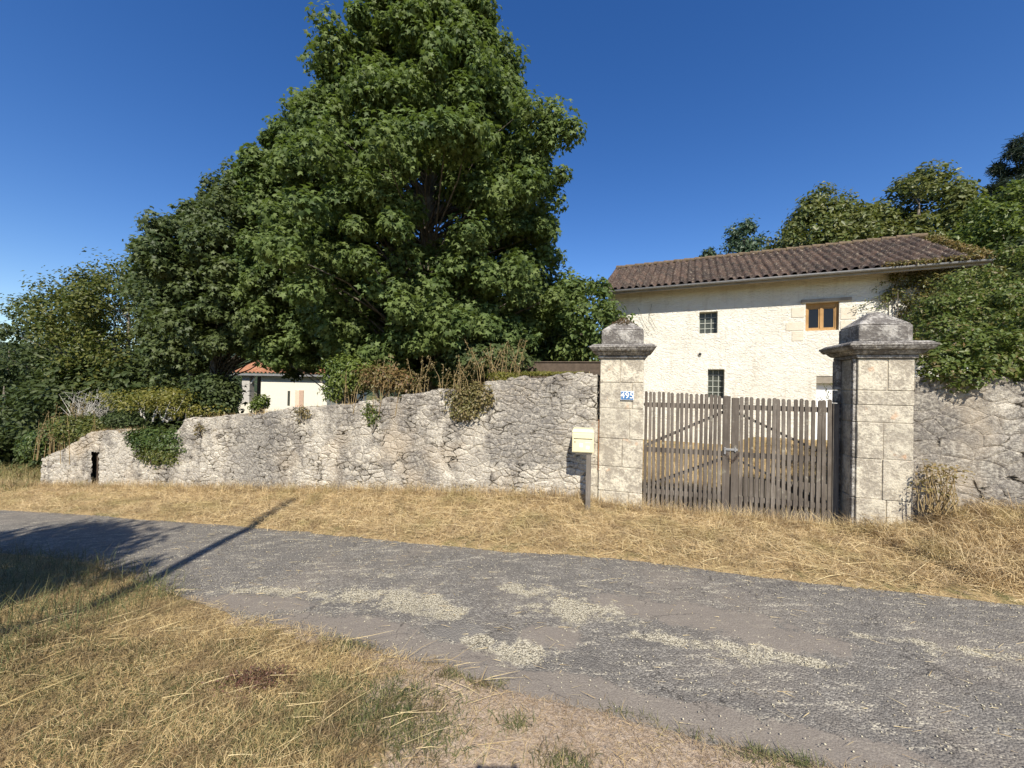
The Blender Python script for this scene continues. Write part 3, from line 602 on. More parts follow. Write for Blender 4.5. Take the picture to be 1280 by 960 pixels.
for i in range(9):
    t = i/8; c = Vector((WL_-.05+.14*t, -.035, .87-.10*math.sin(math.pi*t))); ang = i % 2
    pts = [c+Vector((.017*math.cos(a) if ang else .006*math.cos(a), .006*math.cos(a) if ang else -.012*math.cos(a)*0, .02*math.sin(a))) for a in np.linspace(0, 2*math.pi, 9)]
    ch.tube(pts, .0035, 4, cap=False)
ch.build('chain', IRON, gl)
for (a_, sgn_, par) in ((UL, 1, pl), (URt, -1, pr)): pass
# timber hanging post at the right pillar
hp = empty('gate_post', (*xy_of(URt+.045, GV+.05), 0), WROT, 'dark timber hanging post between the right gate leaf and the right pillar', 'post')
MB().box(-.035, .035, -.03, .05, -.1, 1.62).build('post', POSTW, hp, bevel=.006)

# ---------------------------------------------------------------- mailbox on its post
BXv = -.42
m0, mz1 = wpt(715.5, 537, BXv); m1, _ = wpt(742.5, 537, BXv); _, mz0 = wpt(728, 566, BXv); 
mw = m1-m0; mh = mz1-mz0; mx, my = xy_of((m0+m1)/2, BXv); print('mailbox', mw, mh, mz0)
X, Y = mx, my; zgm = float(gz(X, Y))
mail = empty('mailbox', (mx, my, mz0), R_(-11), 'cream yellow metal mailbox on a timber post in front of the left gate pillar', 'mailbox')
d_ = .27
MB().box(-mw/2, mw/2, 0, d_, 0, mh-.035).build('body', CREAM, mail, bevel=.008)
MB().frust((-mw/2-.006, mw/2+.006, -.008, d_), mh-.034, (-mw/2+.01, mw/2-.01, .05, d_), mh+.012).build('lid', CREAM, mail, bevel=.006)
MB().box(-mw/2+.012, mw/2-.012, -.007, -.001, .012, mh*.58).build('door', CREAM, mail, bevel=.003)
MB().box(-mw/2+.02, mw/2-.02, -.006, -.001, mh*.63, mh*.83).build('letter_flap', CREAM, mail, bevel=.003)
MB().box(-mw/2+.02, mw/2-.02, -.0035, -.001, mh*.595, mh*.615).build('slot', IRON, mail)
MB().box(.03, .115, -.0095, -.0075, mh*.42, mh*.49).build('name_plate', m_plain('pale_label', (.75, .72, .5), .5, .05), mail)
MB().box(-.045, .0, -.0095, -.0075, mh*.25, mh*.42).build('sticker', WHITE, mail); MB().box(.045, .09, -.0095, -.0075, mh*.17, mh*.31).build('sticker', WHITE, mail)
MB().tube([(-mw/2+.04, -.012, mh*.47), (-mw/2+.04, -.006, mh*.47)], .009, 8).build('lock', IRON, mail)
MB().box(mw/2-.10, mw/2-.03, .03, .10, zgm-mz0-.3, -.002).build('post', POSTW, mail, bevel=.006)
MB().box(-mw/2+.05, mw/2-.02, .02, .2, -.022, -.0015).build('shelf', POSTW, mail)

# ---------------------------------------------------------------- house
HTH = R_(24.5); H0 = (3.06, 13.9); EAVE = 5.18; HL = 9.85; OV = .58
ho = empty('stone_house', (H0[0], H0[1], 0), -HTH, 'two-storey cream roughcast house with a brown canal-tile roof behind the gate', 'house')
def hp_(px, py, v=OV): return onframe(px, py, v, H0, HTH)
def rect(x0, y0, x1, y1):
    a = hp_(x0, (y0+y1)/2)[0]; b = hp_(x1, (y0+y1)/2)[0]; zt_ = hp_((x0+x1)/2, y0)[1]; zb = hp_((x0+x1)/2, y1)[1]; return a, b, zb, zt_
w1 = rect(874, 389.5, 897, 416.5); w2 = rect(1007, 378, 1049, 413); w3 = rect(884.5, 461.5, 905.5, 498); dr = rect(1020, 470, 1047, 540)
dr = (dr[0], dr[0]+1.0, 0.05, dr[3]); w3 = (w3[0], w3[1], w3[3]-.95, w3[3]); print('win', w1, w2, w3, dr)
holes = [w1, w2, w3, dr]
def holed(mb, x0, x1, z0, z1, holes, y, depth):
    xs = sorted({x0, x1, *[h[0] for h in holes], *[h[1] for h in holes], *np.arange(x0, x1, .5)}); zs = sorted({z0, z1, *[h[2] for h in holes], *[h[3] for h in holes], *np.arange(z0, z1, .5)})
    for i in range(len(xs)-1):
        for j in range(len(zs)-1):
            cx_, cz = (xs[i]+xs[i+1])/2, (zs[j]+zs[j+1])/2
            if any(h[0] < cx_ < h[1] and h[2] < cz < h[3] for h in holes): continue
            mb.add([(xs[i], y, zs[j]), (xs[i+1], y, zs[j]), (xs[i+1], y, zs[j+1]), (xs[i], y, zs[j+1])], [(0, 1, 2, 3)])
    for (a, b, c, d) in holes:
        y2 = y+depth
        mb.add([(a, y, c), (a, y, d), (a, y2, d), (a, y2, c)], [(3, 2, 1, 0)]); mb.add([(b, y, c), (b, y, d), (b, y2, d), (b, y2, c)], [(0, 1, 2, 3)])
        mb.add([(a, y, d), (b, y, d), (b, y2, d), (a, y2, d)], [(0, 1, 2, 3)]); mb.add([(a, y, c), (b, y, c), (b, y2, c), (a, y2, c)], [(3, 2, 1, 0)])
HD = 5.9; WX0, WX1 = .18, HL-.18; RISE = 1.72; RUN = 3.2
mb = MB(); holed(mb, WX0, WX1, -.4, EAVE+.18, holes, OV, .28)
for x in (WX0, WX1): mb.add([(x, OV, -.4), (x, HD, -.4), (x, HD, EAVE+.18), (x, RUN, EAVE+RISE-.08), (x, OV, EAVE+.18)], [(0, 1, 2, 3, 4) if x == WX1 else (4, 3, 2, 1, 0)])
mb.add([(WX0, HD, -.4), (WX1, HD, -.4), (WX1, HD, EAVE+.2), (WX0, HD, EAVE+.2)], [(3, 2, 1, 0)])
mb.build('wall', PLAST, ho)
# roof: canal tile slope as real corrugation with stepped courses
def tileslope(x0, x1, run, rise, z0, px=.235, py=.34, y0=0, dirn=1, seed=1):
    ang = math.atan2(rise, run); L = math.hypot(run, rise); k = 10; nc = int((x1-x0)/px); xs = x0+np.arange(nc*k+1)*px/k; nr = int(L/py)+1
    rows = []
    for r in range(nr):
        for (f, lift) in ((.0, .038), (.5, .02), (.985, .004)):
            s = min(L, (r+f)*py-.0); rows.append((s, lift, r))
    P = np.zeros((len(xs), len(rows), 3)); ci = np.floor((xs-x0)/px+1e-6).astype(int); ph = ((xs-x0)/px) % 1
    prof = np.where(ph < .6, .062*np.sqrt(np.maximum(0, 1-((ph-.3)/.3)**2)), -.022*np.sin((ph-.6)/.4*np.pi))
    rr = np.random.default_rng(seed).random((nc+2, nr+1, 3))
    for j, (s, lift, r) in enumerate(rows):
        jit = (rr[ci, r, 0]-.5)*.016; jx = (rr[ci, r, 1]-.5)*.02; h = prof+lift+jit; ss = s-(.03*(rr[ci, r, 2]-.5) if r == 0 else 0)
        y = (ss*math.cos(ang)-h*math.sin(ang)); z = ss*math.sin(ang)+h*math.cos(ang)
        P[:, j, 0] = xs+jx; P[:, j, 1] = y0+dirn*y; P[:, j, 2] = z0+z
    return P
rf = link('roof', gridmesh('roof', tileslope(0, HL, RUN, RISE, EAVE+.03)), TILE, ho)
link('rear_slope', gridmesh('rear_slope', tileslope(0, HL, RUN, RISE, EAVE+.03, y0=2*RUN, dirn=-1)), TILE, rf)
mb = MB()
for i in range(26):
    x = i*.38; z = EAVE+RISE+.06; mb.tube([(x, RUN, z+.012), (x+.4, RUN, z-.008)], [.095, .08], 10)
mb.build('ridge_tiles', m_plain('mossy_ridge', (.13, .095, .06), .9, .5), rf)
mb = MB(); mb.add([(0, .06, EAVE-.03), (HL, .06, EAVE-.03), (HL, RUN, EAVE+RISE-.05), (0, RUN, EAVE+RISE-.05)], [(3, 2, 1, 0)]); mb.build('roof_boarding', GREYW, rf)
MB().box(.0, HL, .0, .055, EAVE-.10, EAVE+.045).build('fascia', GREYW, rf)  # added behind the gutter to stop sun leaking through onto the wall top
g = MB(); gp = [(math.cos(t)*.055, -.03+.0, math.sin(t)*.055) for t in np.linspace(math.pi, 2*math.pi, 9)]
P = np.array([[(x, -.05+q[0], EAVE+.015+q[2]) for q in gp] for x in np.linspace(-.02, HL+.02, 40)]); g.grid(P); g.tube([(-.02, -.105, EAVE+.015), (HL+.02, -.105, EAVE+.015)], .008, 5); o = g.build('gutter', ZINC, ho, smooth=True); sm_ = o.modifiers.new('s', 'SOLIDIFY'); sm_.thickness = .003
def barwin(h, nx, nz):
    a, b, c, d = h; wn = MB(); f = .025; y = OV+.2
    for q in ((a, a+f, c, d), (b-f, b, c, d), (a+f, b-f, c, c+f), (a+f, b-f, d-f, d)): wn.box(q[0], q[1], y, y+.04, q[2], q[3])
    o = wn.build('window_frame', BARW, ho); MB().box(a+f, b-f, y+.022, y+.03, c+f, d-f).build('pane', BLOCKG, o)
    br = MB()
    for i in range(1, nx): x = a+(b-a)*i/nx; br.box(x-.012, x+.012, y-.004, y+.018, c+f, d-f)
    for i in range(1, nz): z = c+(d-c)*i/nz; br.box(a+f, b-f, y-.001, y+.016, z-.011, z+.011)
    br.build('glazing_bars', BARW, o)
barwin(w1, 3, 4); barwin(w3, 3, 5)
a, b, c, d = w2; y = OV+.10; wn = MB(); f = .07
for q in ((a, a+f, c, d), (b-f, b, c, d), (a+f, b-f, c, c+f), (a+f, b-f, d-.14, d), ((a+b)/2-.032, (a+b)/2+.032, c+f, d-.14)): wn.box(q[0], q[1], y, y+.06, q[2], q[3])
o = wn.build('window_frame', OCHRE, ho, bevel=.005)
for q in ((a+f, (a+b)/2-.032), ((a+b)/2+.032, b-f)):
    s_ = MB(); e = .032; s_.box(q[0]+.003, q[0]+e, y+.02, y+.05, c+f+.003, d-.143); s_.box(q[1]-e, q[1]-.003, y+.02, y+.05, c+f+.003, d-.143); s_.box(q[0]+e, q[1]-e, y+.02, y+.05, c+f+.003, c+f+e); s_.box(q[0]+e, q[1]-e, y+.02, y+.05, d-.143-e, d-.143); s_.build('sash', OCHRE, o)
    MB().box(q[0]+e, q[1]-e, y+.035, y+.04, c+f+e, d-.143-e).build('pane', DARKG, o)
MB().box(a-.12, b+.28, OV-.05, OV+.06, d+.002, d+.11).build('lintel', GREYW, ho, bevel=.008)
for (x0, x1, z0, z1) in ((a-.36, a-.03, c+.42, c+.72), (a-.5, a-.04, c+.02, c+.28), (a-.34, a-.05, c-.3, c+.0), (b+.03, b+.4, c+.3, c+.66), (b+.03, b+.3, c, c+.27)):
    MB().box(x0, x1, OV-.012, OV+.05, z0, z1).build('quoin', STONEL, ho, bevel=.01)
a, b, c, d = dr; MB().box(a, b, OV+.2, OV+.26, c, d-.22).build('door', WHITE, ho, bevel=.004); MB().box(a, b, OV+.02, OV+.26, d-.218, d).build('door_lintel', GREYW, ho)
vx, vz = hp_(875, 442); MB().tube([(vx, OV-.05, vz-.02), (vx, OV+.03, vz)], [.055, .05], 12).build('vent', CONC, ho); MB().tube([(vx, OV-.056, vz-.022), (vx, OV-.04, vz-.018)], .035, 12).build('vent_opening', DARKG, ho)

# ---------------------------------------------------------------- low house far left
FY = 24.; fa = at(296, 500, FY); FSC = FY/F
fh = empty('bungalow', (fa[0], FY, -.5), R_(-6), 'low white house with orange tiles and an open porch, half hidden behind the maple', 'house')
def fx(px): return (px-296)*FSC
def fz(py): return EYE+(478-py)*FSC+.5
ze = fz(468)
mb = MB(); mb.box(fx(328), fx(415), 0, 5, -1, ze-.05); mb.build('wall', m_plain('white_render', (.66, .63, .54), .9, .05), fh)
mb = MB(); mb.box(fx(303), fx(313.5), -.05, .35, fz(505), ze-.1); mb.build('porch_post', CONC, fh, bevel=.02)
MB().box(fx(300), fx(327.5), -.15, .5, -1, fz(505)-.003).build('porch_wall', m_plain('render2', (.62, .58, .48), .9, .1), fh)
MB().box(fx(303), fx(327.5), 1.2, 1.3, -1, ze-.1).build('porch_back', TERRA, fh)
MB().beam((fx(303)+.35, .1, ze-.75), (fx(303)+.8, .1, ze-.15), .08, .1, (0, 1, 0)).build('porch_brace', WHITE, fh)
MB().box(fx(294), fx(450), -.38, -.05, ze-.1, ze+.02).build('fascia', ZINC, fh)
P = tileslope(fx(293), fx(450), 3.2, 1.3, ze+.04, .25, .35, -.4, 1, 5); r2 = link('roof', gridmesh('roof', P), TILE2, fh)
link('rear_slope', gridmesh('rear_slope', tileslope(fx(293), fx(450), 3.2, 1.3, ze+.04, .25, .35, 6.0, -1, 6)), TILE2, r2)
MB().box(fx(364), fx(367), -.02, .0, fz(506), fz(488)).build('window', BLOCKG, fh); MB().box(fx(380), fx(385), -.05, -.002, fz(510), fz(487)).build('shutter', m_plain('pinkish_shutter', (.45, .32, .24), .7, .1), fh); MB().box(fx(374), fx(379.5), -.03, -.001, fz(510), fz(487)).build('door', m_plain('pale_door', (.7, .5, .38), .7, .1), fh)

# ---------------------------------------------------------------- trees
def base(px, Y, z=0.): p = at(px, 480, Y); return (p[0], Y, z)
zc = lambda py, Y: EYE+(484-py)*Y/F
# the big maple (top runs out of the picture)
YM = 9.6; b0 = base(531, YM, .8)
def pr_(Y, z0, lst): return sorted([(EYE+(482-py)*Y/F-z0, r*Y/F) for py, r in lst])
tree('maple_tree', 'tallest sunlit maple tree, its broad crown rising past the top of the photo', b0,
     pr_(YM, .8, [(466, 95), (430, 138), (380, 156), (300, 160), (220, 154), (150, 134), (90, 108), (30, 72), (-30, 46), (-80, 24), (-110, 8)]),
     1020, 245, .37, .112, MAPLE, 9.6, .24, seed=2, inner=.3, frac=.5, sy=.95, rough=.4)
YS = 11.0; b1 = base(318, YS, .3)
tree('maple_tree', 'darker second maple against the left flank of the tallest maple', base(268, YS, .3),
     pr_(YS, .3, [(445, 55), (415, 90), (370, 108), (325, 104), (290, 84), (260, 60), (235, 36), (215, 12)]),
     430, 200, .34, .115, MAPLE2, 7.0, .14, seed=5, inner=.35, frac=.45, off=(1.1, 0), bark=DARKB)
tree('maple_tree', 'round-topped maple at the left edge of the two big maples', base(238, 12.5, -.2),
     pr_(12.5, -.2, [(480, 22), (450, 40), (410, 50), (370, 50), (335, 42), (305, 28), (285, 8)]), 190, 170, .38, .12, MAPLE2, 5.5, .12, seed=9, inner=.45, frac=.4)
tree('maple_tree', 'slender maple with pointed tips against the sky, left of the tallest crown', base(430, 10.4, .5),
     pr_(10.4, .5, [(455, 40), (400, 62), (300, 64), (240, 56), (195, 40), (160, 22), (125, 5)]), 330, 190, .32, .112, MAPLE, 8.5, .12, seed=11, inner=.4, frac=.3, off=(-1.25, 0))
tree('olive_green_tree', 'olive-yellow leafed tree behind the ruined end of the wall', base(158, 15, -1), pr_(15, -1, [(540, 30), (500, 62), (440, 86), (400, 86), (370, 66), (345, 36), (332, 8)]),
     250, 150, .6, .14, OLIVE, 5.6, .14, OVAL_T, OVAL_F, seed=13, frac=.4, sy=.8)
tree('dark_tree', 'dark tree with spreading fingers of foliage at upper far left', base(72, 17, -1.5), pr_(17, -1.5, [(540, 40), (470, 56), (430, 50), (405, 40), (385, 28), (368, 10)]),
     100, 150, .55, .17, DARKL, 6.5, .16, OVAL_T, OVAL_F, seed=17, frac=.6, inner=.3, rough=.5)
dts = [(10, 20, 425, 64, 'dark tree crown cut by the left photo edge, above the shaded meadow'), (45, 22, 470, 55, 'dark rounded tree just left of the ruined wall end'), (100, 14, 455, 45, 'dark tree directly behind the wall slit opening'), (205, 14, 430, 55, 'shadowy tree filling the gap behind the yellow-green shrub'), (240, 14.5, 440, 34, 'shadowy tree left of the low white house'),
       (-60, 18, 455, 70, 'dark tree just outside the left photo edge'), (5, 15, 520, 50, 'low dark bushy tree at the left photo edge above the meadow'), (335, 36, 400, 70, 'shadowy tree behind the orange tiled roof')]
for i, (px, Y, pt, r, lb_) in enumerate(dts):
    tree('dark_tree', lb_, base(px, Y, -1.6), pr_(Y, -1.6, [(600, r*.5), (560, r), ((pt+560)/2, r*1.1), (pt+25, r*.7), (pt, r*.15)]), 80, 130, .7, .2, DARKL, max(3, (520-pt)*Y/F+1), .15, OVAL_T, OVAL_F, group='dark trees at the far left', seed=20+i, frac=.25)
tree('dark_tree', 'low dense tree between the tall maple and the house roof', base(722, 10.4, .6), pr_(10.4, .6, [(462, 40), (430, 58), (390, 58), (360, 40), (345, 14)]), 95, 130, .38, .15, MAPLE, 3.4, .1, OVAL_T, OVAL_F, seed=31, frac=.4)
tree('dark_tree', 'shaded tree mass filling behind the maple trunk', base(600, 13, 0), pr_(13, 0, [(480, 110), (430, 130), (380, 120), (345, 80), (330, 20)]), 150, 120, .6, .2, DARKL, 4.0, .15, OVAL_T, OVAL_F, seed=33, frac=.2)
tree('dark_tree', 'shaded tree behind the second maple above the orange roof', base(440, 14, 0), pr_(14, 0, [(470, 90), (430, 110), (360, 110), (320, 80), (290, 20)]), 130, 120, .6, .2, DARKL, 4.5, .15, OVAL_T, OVAL_F, seed=34, frac=.2)
# right side
def pr2(Y, z0, hor, lst): return sorted([(EYE+(hor-py)*Y/F-z0, r*Y/F) for py, r in lst])
tree('deciduous_tree', 'olive-green tree topping the roof ridge, left of the taller round one', base(1030, 22), pr2(22, 0, 492, [(345, 50), (305, 60), (280, 46), (256, 26), (238, 8)]), 130, 130, .7, .26, FARL, 12.5, .25, OVAL_T, OVAL_F, seed=41, frac=.25)
tree('deciduous_tree', 'taller rounded olive-green tree above the right end of the roof', base(1145, 21), pr2(21, 0, 494, [(345, 45), (305, 54), (265, 52), (238, 38), (215, 10)]), 150, 130, .7, .26, FARL, 13., .25, OVAL_T, OVAL_F, seed=43, frac=.25)
tree('deciduous_tree', 'small olive tree showing low behind the ridge between the two olive trees', base(1085, 24), pr2(24, 0, 493, [(345, 40), (300, 44), (272, 28), (258, 8)]), 70, 120, .7, .26, FARL, 11., .2, OVAL_T, OVAL_F, seed=44, frac=.25)
tree('distant_tree', 'isolated bluish distant tree standing above the middle of the roof', base(927, 34), pr2(34, 0, 490, [(345, 12), (315, 18), (298, 18), (285, 12), (276, 4)]), 45, 90, .75, .32, BLUEL, 15.5, .2, OVAL_T, OVAL_F, seed=45, frac=.5)
tree('distant_tree', 'tiny distant treetop peeping over the roof left of the isolated tree', base(884, 36), pr2(36, 0, 490, [(345, 10), (324, 9), (314, 3)]), 12, 90, .6, .32, BLUEL, 13., .15, OVAL_T, OVAL_F, seed=46, frac=.5)
YC = 22; tree('conifer_tree', 'dark conifer at the upper right photo edge', base(1268, YC), pr2(YC, 0, 496, [(380, 80), (320, 66), (275, 50), (240, 36), (205, 20), (165, 2)]), 210, 220, .42, .36, NEEDLE, 15.2, .3, NEED_T, NEED_F, seed=47, frac=.3, inner=.2, rough=.8)
tree('deciduous_tree', 'bright green leafy tree at the right photo edge, in front of the conifer', base(1252, 13.5), pr2(13.5, 0, 496, [(400, 60), (340, 62), (290, 52), (255, 34), (235, 10)]), 130, 130, .45, .17, BRIGHT, 7.6, .16, OVAL_T, OVAL_F, seed=48, frac=.3)
tree('dark_tree', 'dark tree closing the right photo edge behind the creeper', base(1310, 10.5), pr2(10.5, 0, 497, [(480, 60), (400, 80), (340, 70), (310, 40), (290, 10)]), 130, 130, .45, .16, DARKL, 5, .14, OVAL_T, OVAL_F, seed=49, frac=.3)

# ---------------------------------------------------------------- shrubs, creeper, weeds on the wall
def wb(px, py, v, dz=0):   # a point on the frame plane v, in world
    u, z = wpt(px, py, v); X, Y = xy_of(u, v); return X, Y, z+dz
def pbush(name, label, px0, py0, px1, py1, v, lmat, dens=1500, ls=.07, nb=6, depth=.4, cat='shrub', seedp=0, rough=.35, **k):
    u0, z1 = wpt(px0, py0, v); u1, z0 = wpt(px1, py1, v); X, Y = xy_of((u0+u1)/2, v); bl = []; wd = u1-u0; hh = z1-z0; rs = random.Random(seedp+px0)
    for i in range(nb):
        r = rs.uniform(.22, .36)*(1 if rough < .5 else .62); bl.append((rs.uniform(-.5+r, .5-r)*wd, rs.uniform(-.3, .5)*depth, hh*rs.uniform(r, 1-r), wd*r, depth*rs.uniform(.5, .8), hh*r))
    return bush(name, label, (X, Y, z0), bl, dens, ls, lmat, rz=WROT, cat=cat, **k)
pbush('shrub', 'yellow-green feathery shrub standing behind the ruined wall above the ivy', 140, 478, 258, 530, .9, YELL, 420, .075, 13, 1.0, stems=26, stemmat=DEADW, rough=1.)
pbush('shrub', 'small dark green bush on the ruined wall between the slit and the ivy', 124, 508, 175, 540, .5, DARKL, 2200, .07, 6, .4, seedp=1)
pbush('shrub', 'brownish dried shrub at the broken left end of the wall', 72, 512, 128, 562, .3, OLIVE, 2000, .07, 7, .4, seedp=2)
pbush('shrub', 'green bramble hugging the outermost left end of the wall', 40, 515, 84, 575, .5, IVY, 2200, .08, 7, .5, seedp=3)
pbush('ivy', 'dense ivy hanging over the dip in the ruined wall', 150, 528, 236, 572, .02, IVY, 3200, .06, 10, .22, 'ivy', seedp=4)
pbush('ivy', 'yellowing ivy curtain hanging into the lower part of the wall dip', 165, 548, 232, 588, -.02, OLIVE, 2600, .06, 9, .12, 'ivy', seedp=41, stems=0)
dd = empty('dead_shrub', (*wb(112, 545, 2.2),), 0, 'grey leafless dead shrub behind the wall slit', 'shrub'); mb = MB()
for i in range(60):
    t = random.uniform(-1, 1); h = random.uniform(.7, 1.5); mb.tube([(t*.05, 0, -.6), (t*.35, random.uniform(-.3, .3), h*.5), (t*.8+random.uniform(-.2, .2), random.uniform(-.4, .4), h+random.uniform(-.1, .1))], [.02, .011, .003], 4, cap=False)
    for j in range(4):
        q = random.uniform(.4, .95); mb.tube([(t*.8*q, 0, h*q), (t*.8*q+random.uniform(-.3, .3), random.uniform(-.2, .2), h*q+random.uniform(0, .3))], [.006, .002], 4, cap=False)
mb.build('twigs', DEADW, dd)
pbush('ivy', 'light green ivy clump with yellow leaves topping the wall right of the low white house', 400, 440, 470, 505, .6, BRIGHT, 1800, .075, 8, .5, 'shrub', seedp=5)
pbush('shrub', 'brown and green weedy shrub on the middle of the wall', 440, 452, 525, 500, .35, m_leaf('weedy', [(.12, .12, .04), (.17, .14, .06), (.1, .13, .03), (.2, .12, .06)], .3), 1500, .065, 8, .35, seedp=6)
pbush('ivy', 'thin ivy trail hanging down the face of the wall in the middle', 452, 490, 476, 542, -.03, VINE, 1700, .05, 6, .07, 'ivy', seedp=7, stems=2)
pbush('shrub', 'twiggy plant growing out of the notch in the wall top', 552, 474, 628, 530, .0, m_leaf('notch_weed', [(.14, .13, .05), (.1, .11, .03), (.2, .16, .08)], .25), 2300, .055, 9, .22, seedp=8)
pbush('ivy', 'lime-green creeping plant along the wall top beside the notch', 600, 464, 665, 480, .15, YELL, 3000, .04, 8, .2, 'ivy', seedp=9, stems=2)
pbush('moss', 'lime-green stonecrop cushion capping the wall next to the left pillar', 640, 463, 742, 471, .22, YELL, 6000, .025, 12, .2, 'moss', seedp=10, stems=0)
pbush('ivy', 'small yellowing ivy tuft on the wall face below the white house', 366, 505, 392, 530, -.03, DRYL, 2300, .045, 5, .06, 'ivy', seedp=11, stems=2)
pbush('shrub', 'young lime-green sapling beside the porch of the white house', 317, 492, 332, 517, 1.5, BRIGHT, 2200, .08, 4, .3, seedp=12)
pbush('ivy', 'reddish dry tuft on the wall face right of the ivy dip', 240, 524, 258, 545, -.03, DRYL, 2000, .045, 4, .05, 'ivy', seedp=13, stems=2)
pbush('shrub', 'dark laurel-like shrub filling under the maple behind the wall', 540, 425, 690, 475, 1.6, MAPLE2, 1100, .12, 10, .8, seedp=14)
pbush('shrub', 'dark bush behind the wall just left of the low white house', 236, 462, 298, 528, 1.6, DARKL, 900, .1, 8, .7, seedp=16)
pbush('shrub', 'shaded shrub under the maple left of the weedy shrub', 385, 430, 560, 490, 2.4, DARKL, 1000, .12, 10, .8, seedp=15)
# tall dry stems with seed heads on the wall top
def weeds(label, px0, px1, pyt, n, v0, v1, hmul=1.):
    u0 = wpt(px0, 480, .3)[0]; u1 = wpt(px1, 480, .3)[0]; um = (u0+u1)/2; X, Y = xy_of(um, .3); z0 = float(ztop(um))-.1
    root = empty('tall_weeds', (X, Y, z0), WROT, label, 'weeds'); mb = MB(); hs = []
    zt = wpt((px0+px1)/2, pyt, .3)[1]-z0
    for i in range(n):
        x = random.uniform(u0-um, u1-um); y = random.uniform(v0, v1)-.3; h = zt*random.uniform(.3, 1.05)*hmul; lx = random.uniform(-.22, .22)*h/.4; ly = random.uniform(-.08, .08)
        p = [(x, y, -.15), (x+lx*.3, y+ly*.3, h*.5), (x+lx, y+ly, h)]; mb.tube(p, [.006, .0045, .003], 4, cap=False)
        for k in range(int(14*h/.5)+6):
            q = random.uniform(.35, 1.02); hs.append((x+lx*q+random.gauss(0, .022), y+ly*q+random.gauss(0, .022), h*q))
    mb.build('stems', STEM, root); P = np.array(hs); V, Q = leafgeo(P, rng.normal(size=P.shape), rng.uniform(.03, .06, len(P)), OVAL_T, OVAL_F, -.5); link('seed_heads', npmesh('seed_heads', V, Q), DRYL, root); return root
weeds('cluster of dry brown weed stems standing on the wall left of the notch', 430, 530, 448, 26, -.05, .5)
weeds('tall dry weed stems with pale seed heads above the wall notch', 530, 600, 445, 24, .0, .5)
weeds('golden dry weed spikes rising highest on the wall right of the notch', 600, 655, 428, 30, .05, .5)
weeds('dry stems above the broken left end of the wall', 60, 130, 505, 45, -.05, .5)
# creeper over the right wall and house corner
cx0, cz0 = wpt(1145, 470, .3); bl = []
rs = random.Random(5)
for (px, py, r, v) in [(1175, 462, .28, .0), (1185, 445, .34, .1), (1205, 470, .30, -.05), (1180, 415, .36, .5), (1215, 430, .42, .4), (1245, 455, .38, .1), (1265, 430, .45, .5), (1235, 400, .42, .9), (1200, 385, .42, 1.2), (1175, 385, .36, 1.3), (1270, 395, .45, 1.2), (1290, 460, .4, .1), (1320, 440, .6, .4), (1155, 400, .28, 1.4), (1240, 370, .5, 1.8), (1285, 365, .5, 1.8), (1210, 355, .45, 2.2), (1350, 400, .7, 1.2)]:
    u, z = wpt(px, py, v); bl.append((u-4.3, v, z-1.0, r*.85, r*.75, r*.6))
    for _ in range(3): bl.append((max(u-4.3, -.15)+abs(rs.gauss(0, r*.7)), v+rs.gauss(0, r*.5)-.05, z-1.0+abs(rs.gauss(0, r*.6)), r*.3, r*.3, r*.26))
X, Y = xy_of(4.3, 0)
bush('creeper', 'thick green creeper with a few red leaves spilling over the right wall beside the pillar', (X, Y, 1.0), bl, 2900, .058, VINE, cat='creeper', rz=WROT, stems=0, droop=.6)
bl = []; o3 = hp_(1110, 370, .45)
for (px, py, r, v) in [(1120, 365, .25, .45), (1135, 350, .3, .45), (1150, 375, .4, .3), (1165, 350, .4, .3), (1190, 345, .35, .2), (1215, 345, .4, .2), (1180, 375, .5, .1), (1210, 380, .55, .0), (1238, 340, .3, .1), (1135, 390, .22, .45), (1118, 345, .15, .4), (1240, 375, .6, .2), (1108, 372, .14, .45), (1150, 405, .4, .2), (1160, 430, .5, .2)]:
    x, z = hp_(px, py, v); bl.append((x-o3[0], v-.45, z-3.0, r, r*.7, r*.8))
Xh = H0[0]+o3[0]*math.cos(HTH)+.45*math.sin(HTH); Yh = H0[1]-o3[0]*math.sin(HTH)+.45*math.cos(HTH)
bush('climbing_vine', 'climbing vine covering the right corner of the house under the eave', (Xh, Yh, 3.0), bl, 1500, .075, VINE2, cat='vine', rz=-HTH, stems=14, droop=.6)
# yellowing growth on the roof's right edge
bl = []
for t in np.linspace(0, 1, 12): bl.append((0, t*2.6, t*1.4, .16+.05*math.sin(t*9), .22, .07))
for t in np.linspace(0, 1, 9): bl.append((-t*1.9, -.05, -.02, .2, .12, .09))
Xr = H0[0]+(HL-.1)*math.cos(HTH); Yr = H0[1]-(HL-.1)*math.sin(HTH)
bush('roof_creeper', 'rusty yellow creeper edging the right end of the tiled roof', (Xr, Yr, EAVE+.12), bl, 1500, .075, MOSSY, cat='vine', rz=-HTH, stems=0)
